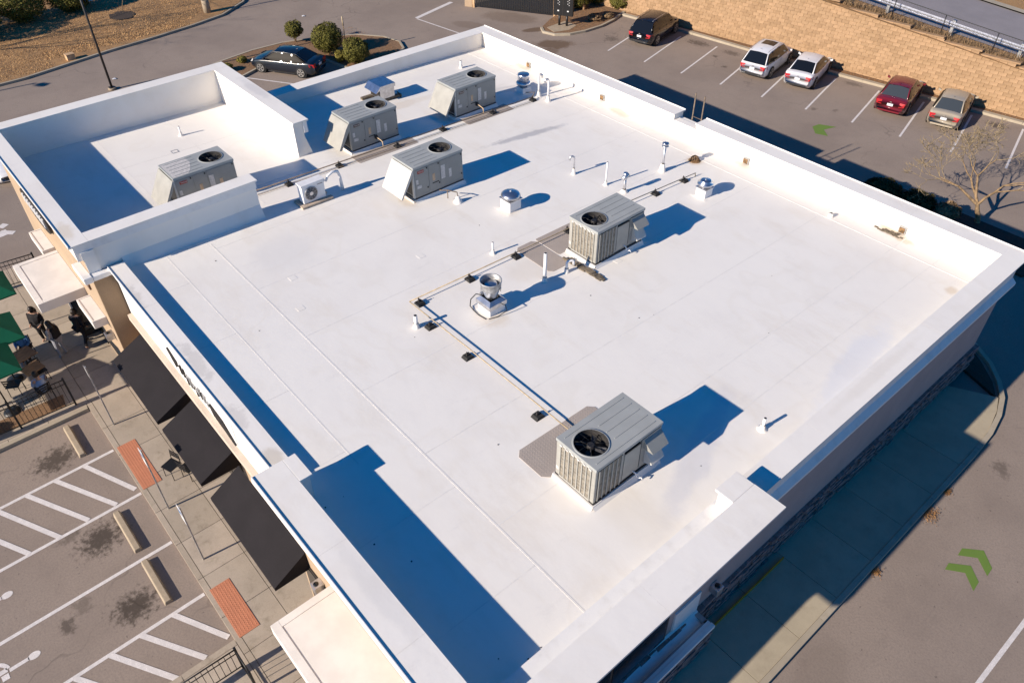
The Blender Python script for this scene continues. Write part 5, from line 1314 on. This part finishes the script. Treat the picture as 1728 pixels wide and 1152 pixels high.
railing('black picket railing on the far side of the patio, beyond the flat canopy', [(-33.55,2.3),(-33.75,.6),(-33.9,-3)], .13, 1.25, [(-33.55,2.3),(-33.75,.6),(-33.9,-3)])
railing('black picket railing beside the lower hatched area at the bottom edge', [(-11.97,.93),(-12.02,-.9),(-12.05,-3.5)], .13, 1.0, [(-11.97,.93),(-12.02,-.9)])
railing('short black railing across the seating area at the bottom edge', [(-11.9,.93),(-11.2,.93)], .13, 1.0, [(-11.15,.93)])

# short dead grass on the verge and leaf litter in the beds
g = MB(); rs = random.Random(77)
for k in range(26000):
    x = -57.2-abs(rs.gauss(0, 7)); y = rs.uniform(-1, 27)
    if y > 20 and x > -59.5-(y-20)*.9: continue
    if x > -58.7 and y > 10: x -= 1.7
    h = rs.uniform(.03, .09); a = rs.uniform(0, 2*PI); w = rs.uniform(.012, .03)
    g.add([(x-w*math.cos(a),y-w*math.sin(a),.125),(x+w*math.cos(a),y+w*math.sin(a),.125),(x+rs.uniform(-.06,.06),y+rs.uniform(-.06,.06),.125+h)], [(0,1,2)])
g.build('dead_grass', 'dry_grass_pale', kind='stuff')
g = MB()
def scatter(n, fx, z):
    for k in range(n):
        x, y = fx(); a = rs.uniform(0, 2*PI); s = rs.uniform(.015, .05)
        g.add([(x-s*math.cos(a),y-s*math.sin(a),z),(x+s*math.sin(a)*.7,y-s*math.cos(a)*.7,z+rs.uniform(.01,.03)),(x+s*math.cos(a),y+s*math.sin(a),z+.005)], [(0,1,2)])
scatter(1500, lambda: (rs.uniform(-50.8,-44.3), rs.uniform(24.4,28.6)), .125); scatter(500, lambda: (rs.uniform(-50.6,-48.9), rs.uniform(16.5,24)), .125)
scatter(900, lambda: (rs.uniform(-42.3,-39.5), rs.uniform(40,45)), .115)
def strip():
    x = rs.uniform(-38,-12); return x, wall_y(x)-.14-rs.uniform(.05,.4)
scatter(1400, strip, .115)
g.build('leaf_litter', 'leaf_brown', kind='stuff')

# ================================================================ CARS
def lerp_tab(tab, x):
    if x <= tab[0][0]: return tab[0][1:]
    for a, b_ in zip(tab, tab[1:]):
        if x <= b_[0]:
            t = (x-a[0])/(b_[0]-a[0]); return tuple(p+(q-p)*t for p, q in zip(a[1:], b_[1:]))
    return tab[-1][1:]
def smooth(t): return t*t*(3-2*t)
def make_car(label, paint, loc, heading, L=4.65, W=1.80, kind='sedan', glass='glass_dark', plate=True, lamp='car_red', interior=False, sunroof=False, rails=False, rim='car_rim'):
    """x forward, y left, z up"""
    t = empty('parked_car', label, 'car', (loc[0], loc[1], 0.0), heading, 'parked cars')
    suv = kind == 'suv'
    h = L/2; H = 1.64 if suv else 1.44; belt = 1.02 if suv else .93; hood = 1.0 if suv else .84; deck = 1.03 if suv else 1.00
    # body stations: x, z bottom, z shoulder, half width, z of the upper surface at the middle
    tab = [(-h, .42, .72, W/2*.80, .78), (-h+.06, .30, .86, W/2*.88, .93), (-h+.22, .24, .92, W/2*.95, deck), (-h+.60, .22, .92, W/2*.99, deck+.02),
           (-h+1.1, .20, belt-.04, W/2, belt+.0), (-.1, .19, belt-.06, W/2, belt), (h-1.35, .20, belt-.10, W/2*.995, belt-.02), (h-.85, .21, .80, W/2*.985, hood+.02),
           (h-.35, .23, .72, W/2*.93, hood-.08), (h-.10, .27, .62, W/2*.82, hood-.20), (h, .36, .54, W/2*.66, .60)]
    n = 34; rings = []
    for i in range(n+1):
        x = -h+L*i/n
        zb, zs, w, zt = lerp_tab(tab, x)
        half = [(w*.90, zb), (w*.985, zb+.12), (w, (zb+zs)/2), (w*.985, zs-.04), (w*.93, zs+.02+(zt-zs)*.45), (w*.80, zt-.015), (w*.45, zt+.012), (0, zt+.02)]
        ring = [(x, y, z) for y, z in half]+[(x, -y, z) for y, z in half[-2::-1]]
        rings.append(ring)
    m = len(rings[0]); g = MB(); vs = [p for r in rings for p in r]
    fs = [(i*m+j, i*m+j+1, (i+1)*m+j+1, (i+1)*m+j) for i in range(n) for j in range(m-1)]
    fs += [tuple(range(m)), tuple(n*m+k for k in range(m))[::-1]]+[(i*m, (i+1)*m, (i+1)*m+m-1, i*m+m-1) for i in range(n)]
    g.add(vs, fs, True); body = g.build('body', paint, t)
    # greenhouse
    if suv: gh = [(-h+.16, belt-.02, belt+.0, W/2*.82), (-h+.66, H-.10, 0, W/2*.66), (-h+1.1, H, 0, W/2*.69), (.25, H, 0, W/2*.72), (.55, H-.05, 0, W/2*.70), (1.22, belt+.0, 0, W/2*.82)]
    else: gh = [(-h+.52, deck, 0, W/2*.80), (-h+1.28, H-.05, 0, W/2*.66), (-h+1.7, H, 0, W/2*.67), (.15, H-.01, 0, W/2*.67), (.50, H-.06, 0, W/2*.655), (1.25, belt+.01, 0, W/2*.80)]
    wb = W/2*.925
    roof_pts = []
    g = MB(); top = [(p[0], p[1], p[3]) for p in gh]
    # roof skin
    rr = top[1:5]; v = []
    for x, z, w in rr: v += [(x, w, z-.035), (x, w*.86, z+.0), (x, 0, z+.03), (x, -w*.86, z+.0), (x, -w, z-.035)]
    g.add(v, [(i*5+j, i*5+j+1, (i+1)*5+j+1, (i+1)*5+j) for i in range(3) for j in range(4)], True)
    roof = g.build('roof', paint, t)
    xr0, zr0, wr0 = top[0]; xr1, zr1, wr1 = top[1]; xf0, zf0, wf0 = top[4]; xf1, zf1, wf1 = top[5]
    rg = MB().add([(xr0, wr0, zr0), (xr0-.03, 0, zr0+.01), (xr0, -wr0, zr0), (xr1, -wr1, zr1-.035), (xr1-.02, 0, zr1+.03), (xr1, wr1, zr1-.035)], [(0,1,4,5),(1,2,3,4)], True).build('rear_window', glass, t)
    MB().add([(xf1, wf1, zf1), (xf1+.06, 0, zf1+.02), (xf1, -wf1, zf1), (xf0, -wf0, zf0-.035), (xf0+.03, 0, zf0+.03), (xf0, wf0, zf0-.035)], [(5,4,1,0),(4,3,2,1)], True).build('windscreen', 'glass_dark', t)
    for s in (1, -1):
        y0 = wb*s
        xs = [(xr0+.10 if not suv else xr0+.12, zr0-.02), (xr1+.05, zr1-.05), (-h+1.75 if not suv else -.6, H-.05), (.15, H-.06), (xf0, zf0-.05), (xf1-.10, belt+.0)]
        low = [(xr0+.12, belt-.03), (-.05, belt-.04), (xf1-.06, belt-.04)]
        def yt(x, z): return s*(wr1*.985+(wb-wr1)*max(0, min(1, (H-.05-z)/(H-.05-belt))))
        up = [(x, yt(x, z), z) for x, z in xs]; dn = [(x, s*wb, z) for x, z in low]
        def zi(tab_, x):
            for (xa, za), (xb_, zb_) in zip(tab_, tab_[1:]):
                if x <= xb_: return za+(zb_-za)*(x-xa)/max(1e-6, xb_-xa)
            return tab_[-1][1]
        xA, xB = low[0][0], low[-1][0]; N = 14; v = []; xsrt = sorted([(a_, b__) for a_, b__ in xs])
        for i in range(N+1):
            x = xA+(xB-xA)*i/N; ztop_ = max(zi(xsrt, x), belt-.02); bow = .045*(1-((x-(xA+xB)/2)/((xB-xA)/2))**2)
            for f_ in (0, .33, .66, 1):
                zz = belt-.035+(ztop_-belt+.035)*f_
                yy = abs(yt(x, zz)) if f_ > 0 else wb
                v.append((x, s*(yy+bow+.02*math.sin(PI*f_)), zz))
        o = MB().add(v, [tuple((i*4+j, (i+1)*4+j, (i+1)*4+j+1, i*4+j+1)[::s]) for i in range(N) for j in range(3)], True).build('side_window', 'glass_brown' if s < 0 else 'side_glass', t)
        for xp in (-.12, -h+1.28+.28 if not suv else -1.15):
            MB().add([(xp-.045, s*(wb+.052), belt-.03), (xp+.045, s*(wb+.052), belt-.03), (xp+.03, yt(0, H-.06)+s*.056, H-.07), (xp-.06, yt(0, H-.06)+s*.056, H-.07)], [(0,1,2,3)[::s]]).build('pillar', 'car_trim' if s < 0 or kind == 'suv' else paint, t)
        # roof side frames
        MB().tube([(xr0+.02, s*wr0, zr0), (xr1, s*wr1, zr1-.03), (-.3, s*W/2*.675, H-.035), (xf0, s*wf0, zf0-.035), (xf1, s*wf1, zf1)], .035, 6).build('roof_frame', paint, t)
        MB().add([(1.0, s*(W/2+.02), belt-.02), (1.16, s*(W/2+.03), belt-.03), (1.14, s*(W/2+.19), belt+.04), (1.0, s*(W/2+.19), belt+.04),
                  (1.0, s*(W/2+.02), belt+.08), (1.14, s*(W/2+.03), belt+.06), (1.12, s*(W/2+.17), belt+.15), (1.0, s*(W/2+.19), belt+.15)],
                 [(0,1,2,3),(4,5,6,7),(0,1,5,4),(1,2,6,5),(2,3,7,6),(3,0,4,7)]).build('wing_mirror', paint, t)
        for xd in (-.35, .75): MB().box(xd-.09, xd+.05, s*W/2-.01, s*W/2+.018, .80, .825).build('door_handle', 'car_rim' if paint != 'paint_white' else paint, t)
        for xd in (-1.02 if not suv else -1.0, -.12, 1.12):
            MB().add([(xd-.006, s*(W/2+.003), .32), (xd+.006, s*(W/2+.003), .32), (xd+.006, s*(W/2+.003), belt-.10), (xd-.006, s*(W/2+.003), belt-.10)], [(0,1,2,3)]).build('door_seam', 'car_trim', t)
        MB().box(-1.0, .98, s*W/2-.05, s*W/2-.005, .17, .235).build('sill', 'car_trim', t)
        # lamps
        MB().add([(-h-.006, s*W/2*.52, .68), (-h+.30, s*(W/2*.965+.006), .74), (-h+.34, s*(W/2*.95+.01), .91), (-h+.06, s*W/2*.54, .915), (-h-.006, s*W/2*.82, .70), (-h+.03, s*W/2*.88, .915)],
                 [(0,4,5,3),(4,1,2,5)]).build('tail_lamp', lamp, t)
        MB().add([(h-.04, s*W/2*.55, .62), (h-.10, s*W/2*.82, .60), (h-.32, s*(W/2*.94), .68), (h-.36, s*W/2*.90, .78), (h-.16, s*W/2*.62, .74)], [(0,1,2,3,4)]).build('headlamp', 'car_lamp', t)
        for xw in (h-.88, -h+.95):
            R_ = .335 if not suv else .36
            arch = MB().lathe([(R_+.05, 0), (R_+.05, .012)], 24).build('wheel_arch', 'car_trim', t, loc=(xw, s*(W/2-.004)-(.006 if s > 0 else .006), R_-.0), rot=(PI/2, 0, 0))
            wh = MB().lathe([(R_-.12, .0), (R_-.02, 0), (R_, .03), (R_, .19), (R_-.02, .22), (R_-.12, .22)], 24).build('wheel', 'car_tyre', t, loc=(xw, s*(W/2-.085)+.11, R_), rot=(PI/2, 0, 0))
            rm = MB().lathe([(R_-.10, .218 if s < 0 else .002), (R_-.11, .225 if s < 0 else -.005), (.03, .226 if s < 0 else -.006)], 24).build('rim', 'car_trim', wh)
            sp = MB()
            for k in range(5):
                a = 2*PI*k/5+.3; zz = .236 if s < 0 else -.016; e = .20 if s < 0 else .02
                sp.add([(.05*math.cos(a-.6), .05*math.sin(a-.6), zz), ((R_-.11)*math.cos(a-.2), (R_-.11)*math.sin(a-.2), zz), ((R_-.11)*math.cos(a+.2), (R_-.11)*math.sin(a+.2), zz), (.05*math.cos(a+.6), .05*math.sin(a+.6), zz)], [(0,1,2,3)])
            sp.lathe([(R_-.12, .23 if s < 0 else -.01), (R_-.085, .232 if s < 0 else -.012)], 24, closed_top=False, closed_bot=False)
            sp.build('spokes', rim, wh)
    # rear: plate, bumper, badge; front: grille
    if plate: MB().box(-h-.012, -h+.01, -.16, .16, .66, .80).build('number_plate', 'plate_white', t)
    MB().box(-h-.004, -h+.06, -W/2*.66, W/2*.66, .31, .46 if suv else .40).build('rear_valance', 'car_trim' if kind == 'suv' or paint == 'paint_white' else paint, t)
    MB().box(h-.06, h+.004, -.42, .42, .42, .55).build('grille', 'car_trim', t)
    for s in (1, -1): MB().box(-h-.004, -h+.05, s*.5-.10, s*.5+.10, .34, .40).build('exhaust_trim', 'galv_dull', t) if kind == 'suv' else None
    MB().box(-h+.01, -h+.03, -.05, .05, .86, .90).build('badge', 'car_rim', t)
    if sunroof: MB().add([(-.55, .42, H+.012), (.25, .42, H+.01), (.25, -.42, H+.01), (-.55, -.42, H+.012), (-.55, 0, H+.036), (.25, 0, H+.034)], [(0,4,5,1),(4,3,2,5)]).build('sunroof', 'glass_dark', roof)
    if rails:
        for s in (1, -1): MB().tube([(-h+.6, s*W/2*.66, H-.0), (-h+.7, s*W/2*.66, H+.05), (.1, s*W/2*.66, H+.05), (.25, s*W/2*.66, H)], .016, 6).build('roof_rail', 'galv', roof)
    MB().add([(-h+.9 if suv else -h+1.5, -.02, H+.02), (-h+.82 if suv else -h+1.42, 0, H+.10), (-h+.9 if suv else -h+1.5, .02, H+.02), (-h+1.0 if suv else -h+1.6, 0, H+.03)], [(0,1,3),(1,2,3)]).build('aerial_fin', paint, roof)
    if interior:
        MB().box(xr0+.05, xr0+.5, -.55, .55, zr0+.012, zr0+.03).build('parcel_shelf', 'seat_grey', t) 
    return t
HD = math.atan2(.97, -.245)
make_car('dark grey suv in the last bay, beside the order board bed', 'paint_black', (-35.25, 43.65), HD, 4.7, 1.88, 'suv', rails=True)
make_car('white suv with a black glass roof panel and roof rails', 'paint_white', (-26.75, 44.85), HD-R(3), 4.7, 1.86, 'suv', sunroof=True, rails=True, lamp='car_red')
make_car('white saloon car with a plain roof, right of the white suv', 'paint_white', (-24.1, 45.5), HD+R(1), 4.65, 1.80)
make_car('maroon saloon car parked against the retaining wall', 'paint_maroon', (-18.45, 46.35), HD, 4.7, 1.82, glass='glass_grey')
make_car('dull gold saloon car, rightmost in the rear parking row', 'paint_gold', (-15.55, 46.85), HD, 4.6, 1.78, glass='glass_grey')
make_car('dark navy saloon car parked beside the shrub island', 'paint_navy', (-46.95, 21.42), math.atan2(-.514, -.857), 4.75, 1.80, rim='car_rim')
make_car('white vehicle at the left edge, in front of the tall block', 'paint_white', (-45.1, 4.35), R(-14), 4.7, 1.85, 'suv')

# ================================================================ PATIO: umbrellas, tables, people
def umbrella(label, x, y, r, z, ang, n=4, zr=.72):
    t = empty('patio_umbrella', label, 'umbrella', (x, y, .13), ang, 'green umbrellas on the patio')
    P = [(r*math.cos(2*PI*k/n), r*math.sin(2*PI*k/n), z-.13) for k in range(n)]
    apex = (0, 0, z-.13+zr)
    for k in range(n):
        a, b_ = P[k], P[(k+1)%n]
        MB().add([a, b_, apex], [(0,1,2)]).build('canopy_panel', 'umbrella_green', t)
        MB().add([a, b_, (b_[0]*.995, b_[1]*.995, b_[2]-.05), (a[0]*.995, a[1]*.995, a[2]-.05)], [(0,3,2,1)]).build('valance', 'umbrella_green', t)
        MB().tube([(0,0,z-.15+zr-.03),(a[0]*.97,a[1]*.97,a[2]-.03)], .012, 5).build('rib', 'dark_bronze', t)
    MB().tube([(0,0,0),(0,0,z-.13+zr+.06)], .025, 8).build('pole', 'dark_bronze', t)
    MB().lathe([(.28,0),(.27,.06),(.06,.09)], 18).build('foot', 'black_metal', t)
    return t
umbrella('green umbrella highest on the left edge, tip by the flat canopy', -30.45, 0.05, 1.32, 2.3, R(45))
umbrella('green umbrella in the middle of the left edge, above the seated people', -27.58, -0.45, 1.32, 2.3, R(45))
umbrella('green umbrella lowest on the left edge, by the patio railing', -25.88, -1.0, 1.30, 2.3, R(45))
umbrella('green umbrella added beyond the left edge to shade the people by the canopy', -28.6, -3.7, 1.35, 2.35, R(45))  # this and the next: unseen umbrellas added for the shade they throw
umbrella('green umbrella added beyond the left edge to shade the pavement by the first awning', -26.5, -3.5, 1.35, 2.35, R(45))
def table(label, x, y, w=.7, d=.7, ang=0.0):
    t = empty('patio_table', label, 'table', (x, y, .13), ang, 'patio tables')
    for k in range(5): MB().box(-w/2+w*k/5+.006, -w/2+w*(k+1)/5-.006, -d/2, d/2, .70, .735).build('board', 'table_brown', t)
    MB().tube([(0,0,.02),(0,0,.70)], .035, 8).build('stem', 'black_metal', t)
    for a in (0, PI/2): MB().box(-.28,.28,-.03,.03,0,.03).build('foot', 'black_metal', t, rot=(0,0,a))
    return t
table('brown square patio table below the middle umbrella', *(-27.83, 0.15), .75, .75, R(15))
table('brown patio table beside the grey-shirted seated person', *(-26.82, 0.20), .6, .65, R(15))
table('dark patio table near the lowest umbrella, mostly hidden', -26.5, -1.9, .7, .7, R(5))
def chair(label, x, y, ang):
    t = empty('patio_chair', label, 'chair', (x, y, .13), ang, 'black patio chairs')
    for sx in (-.2,.2):
        for sy in (-.2,.2): MB().tube([(sx,sy,0),(sx*.92,sy*.92,.45)], .013, 6).build('leg', 'black_metal', t)
    MB().box(-.22,.22,-.22,.22,.44,.47).build('seat', 'black_metal', t)
    for sx in (-.2,.2): MB().tube([(sx,-.2,.45),(sx,-.25,.86)], .013, 6).build('back_post', 'black_metal', t)
    for z in (.58,.68,.78): MB().box(-.2,.2,-.255,-.235,z,z+.05).build('back_slat', 'black_metal', t)
    return t
chair('black chair under the grey-shirted seated person', -25.75, 0.18, R(100))
chair('black chair at the first brown table, nearest the railing', -26.75, -.55, R(60))
chair('empty black chair left of the second brown table', -26.9, .35, R(-80))
chair('black chair under the seated person with the phone', -28.55, .35, R(-110))
chair('black metal chair between the first and second awnings', -19.42, 2.2, R(200)); chair('black metal chair half under the second awning', -19.0, 2.62, R(20))

def person(label, x, y, ang, joints, radii, edges, clothes, z0=.13, hair='short'):
    """one continuous skinned body; clothing and hair are its children"""
    t = empty('person', label, 'person', (x, y, z0), ang)
    def skinned(name, idx_edges, scale, mat, par):
        used = sorted(set(i for e in idx_edges for i in e)); mp = {u: k for k, u in enumerate(used)}
        me = bpy.data.meshes.new(name); me.from_pydata([joints[i] for i in used], [(mp[a], mp[b_]) for a, b_ in idx_edges], [])
        me.materials.append(MATS[mat]); o = bpy.data.objects.new(name, me); COL.objects.link(o); o.parent = par
        sk = o.modifiers.new('skin', 'SKIN'); sv = me.skin_vertices[0].data
        for k, u in enumerate(used):
            r = radii[u]*scale; sv[k].radius = (r, r); sv[k].use_root = (k == 0)
        su = o.modifiers.new('sub', 'SUBSURF'); su.levels = 1; su.render_levels = 1
        return o
    body = skinned('body', edges, 1.0, 'skin', t)
    for nm, es, sc, mt in clothes: skinned(nm, es, sc, mt, body)
    hx, hy, hz = joints[3]
    a_, b_ = Vector(joints[0]), Vector(joints[1]); tm = [m_ for nm, es, sc, m_ in clothes if nm in ('shirt', 'coat')][0]
    vest = MB().tube([(0,0,-.05),(0,0,.1),(0,0,(b_-a_).length*.8),(0,0,(b_-a_).length+.06),(0,0,(b_-a_).length+.12)], [.15,.165,.185,.17,.08], 14).build('vest', tm, body)
    vest.location = a_; vest.rotation_euler = (b_-a_).to_track_quat('Z', 'Y').to_euler(); vest.scale = (.85, 1.1, 1)
    MB().lathe([(.02,.125),(.07,.10),(.098,.04),(.105,-.02),(.09,-.09),(.075,-.13)], 16).build('hair', 'hair_dark', body, loc=(hx-.02, hy, hz+.02))
    if hair == 'long': MB().tube([(hx-.07,hy,hz+.04),(hx-.11,hy,hz-.12),(hx-.12,hy,hz-.34)], [.08,.11,.07], 8).build('long_hair', 'hair_dark', body)
    MB().box(hx+.085,hx+.112,hy-.014,hy+.014,hz-.03,hz+.02).build('nose', 'skin', body)
    for s in (-1,1): MB().box(hx+.088,hx+.098,hy+s*.035-.012,hy+s*.035+.012,hz+.02,hz+.032).build('eye', 'sign_black', body)
    return t
# joint order: 0 pelvis 1 chest 2 neck 3 head | L: 4 shoulder 5 elbow 6 wrist 7 hand | R: 8 9 10 11 | L leg: 12 hip 13 knee 14 ankle 15 toe | R leg: 16 17 18 19 | fingers 20..29
RAD = [.135,.155,.055,.105, .06,.045,.030,.034, .06,.045,.030,.034, .085,.062,.042,.036, .085,.062,.042,.036]+[.010]*10
def fingers(J, wi, hi, fwd_, side):
    out = []
    h = Vector(J[hi]); d = (h-Vector(J[wi])).normalized(); s = Vector(side)
    for k in range(4): out.append(tuple(h+d*(.075+.012*(1.5-abs(k-1.5)))+s*(.022*(k-1.5))+Vector(fwd_)*.025))
    out.append(tuple(h+d*.03+s*.055+Vector(fwd_)*.01))
    return out
def figure(J):
    J = list(J); J += fingers(J, 6, 7, (.3,0,-.2), (0,.9,.3)); J += fingers(J, 10, 11, (.3,0,-.2), (0,-.9,.3))
    E = [(0,1),(1,2),(2,3),(1,4),(4,5),(5,6),(6,7),(1,8),(8,9),(9,10),(10,11),(0,12),(12,13),(13,14),(14,15),(0,16),(16,17),(17,18),(18,19)]
    E += [(7,20+k) for k in range(5)]+[(11,25+k) for k in range(5)]
    return J, E
SHIRT = [(0,1),(1,4),(4,5),(5,6),(1,8),(8,9),(9,10)]; PANTS = [(0,12),(12,13),(13,14),(0,16),(16,17),(17,18)]; SHOES = [(14,15),(18,19)]
STAND = [(0,0,.93),(.0,0,1.28),(.0,0,1.45),(.02,0,1.58), (0,.19,1.38),(-.02,.24,1.10),(.14,.20,.96),(.22,.17,.95), (0,-.19,1.38),(-.02,-.24,1.10),(.14,-.20,.96),(.22,-.17,.95),
         (0,.09,.88),(.03,.11,.48),(-.02,.12,.07),(.12,.13,.03), (0,-.09,.88),(.0,-.11,.48),(-.06,-.12,.07),(.08,-.13,.03)]
SIT = [(0,0,.50),(-.04,0,.86),(.02,0,1.03),(.08,0,1.15), (-.02,.19,.97),(.06,.24,.72),(.28,.16,.70),(.36,.13,.72), (-.02,-.19,.97),(.06,-.24,.72),(.28,-.16,.70),(.36,-.13,.72),
       (.03,.10,.50),(.44,.13,.50),(.42,.14,.08),(.55,.14,.03), (.03,-.10,.50),(.44,-.13,.50),(.40,-.14,.08),(.53,-.14,.03)]
J, E = figure(STAND)
p = person('person with long dark hair, striped top, pale trousers and a black backpack', -27.75, 1.35, R(215), J, RAD, E,
    [('shirt', SHIRT, 1.32, 'cloth_stripe'), ('trousers', PANTS, 1.18, 'cloth_grey'), ('shoes', SHOES, 1.25, 'cloth_grey')], hair='long')
b_ = MB().box(-.30,-.13,-.17,.17,.95,1.40).build('backpack', 'cloth_black', bevel=.05); b_.matrix_world = Matrix.Translation((-27.85, 1.30, .13)) @ Matrix.Rotation(R(215), 4, 'Z'); tag(b_, 'black backpack worn by the person in pale trousers', 'backpack')
person('person in a black hooded coat with hands together, nearest the flat canopy', -29.05, 1.12, R(-40), J, RAD, E,
    [('coat', SHIRT+[(0,12),(0,16)], 1.5, 'cloth_black'), ('trousers', PANTS, 1.18, 'cloth_black'), ('shoes', SHOES, 1.25, 'cloth_black')], hair='long')
J, E = figure(SIT)
person('person seated in a grey shirt beside the patio railing', -25.75, .18, R(188), J, RAD, E,
    [('shirt', SHIRT, 1.38, 'cloth_denim'), ('trousers', PANTS, 1.18, 'cloth_black'), ('shoes', SHOES, 1.25, 'cloth_black')])
person('person seated in blue beside the middle umbrella, looking down at the table', -28.55, .35, R(-25), J, RAD, E,
    [('shirt', SHIRT, 1.34, 'cloth_blue'), ('trousers', PANTS, 1.18, 'cloth_black'), ('shoes', SHOES, 1.25, 'cloth_black')])
WALK = [(0,0,.93),(.03,0,1.28),(.05,0,1.45),(.08,0,1.58), (.02,.19,1.38),(.10,.24,1.12),(.32,.20,1.10),(.40,.18,1.12), (.02,-.19,1.38),(-.08,-.24,1.12),(.04,-.24,.90),(.10,-.23,.85),
        (0,.09,.88),(.20,.10,.50),(.22,.11,.08),(.36,.12,.03), (0,-.09,.88),(-.06,-.10,.50),(-.30,-.11,.14),(-.20,-.12,.05)]
J, E = figure(WALK)
p_ = (-27.70, 2.24)
person('person in dark clothes walking in at the open glass door', p_[0]-.1, p_[1], R(140), J, RAD, E,
    [('shirt', SHIRT, 1.34, 'cloth_black'), ('trousers', PANTS, 1.18, 'cloth_black'), ('shoes', SHOES, 1.25, 'cloth_black')])
q_ = (p_[0]-.45, p_[1]-.05)
b_ = MB().box(-.17,.17,-.08,.08,.75,1.12).build('shoulder_bag', 'cloth_teal', bevel=.03, loc=(q_[0], q_[1], .13)); tag(b_, 'teal bag carried by the person at the door', 'bag')
# open glass door leaf at the entrance
dp = (-28.37, 2.31)
t = empty('open_door', 'open glass shop door with a white edge beside the dark-clothed person', 'door', (dp[0], dp[1], .13))
MB().box(-.03,.03,-.0,.06,0,2.2).build('edge_stile', 'white_paint', t)
MB().box(-.025,.025,.06,.98,2.1,2.2).build('top_rail', 'dark_bronze', t); MB().box(-.025,.025,.06,.98,0,.25).build('bottom_rail', 'dark_bronze', t)
MB().box(-.01,.01,.06,.98,.25,2.1).build('pane', 'glass_grey', t); MB().tube([(-.05,.15,.9),(-.05,.15,1.2)], .015, 6).build('handle', 'galv', t)
bpy.context.view_layer.update()
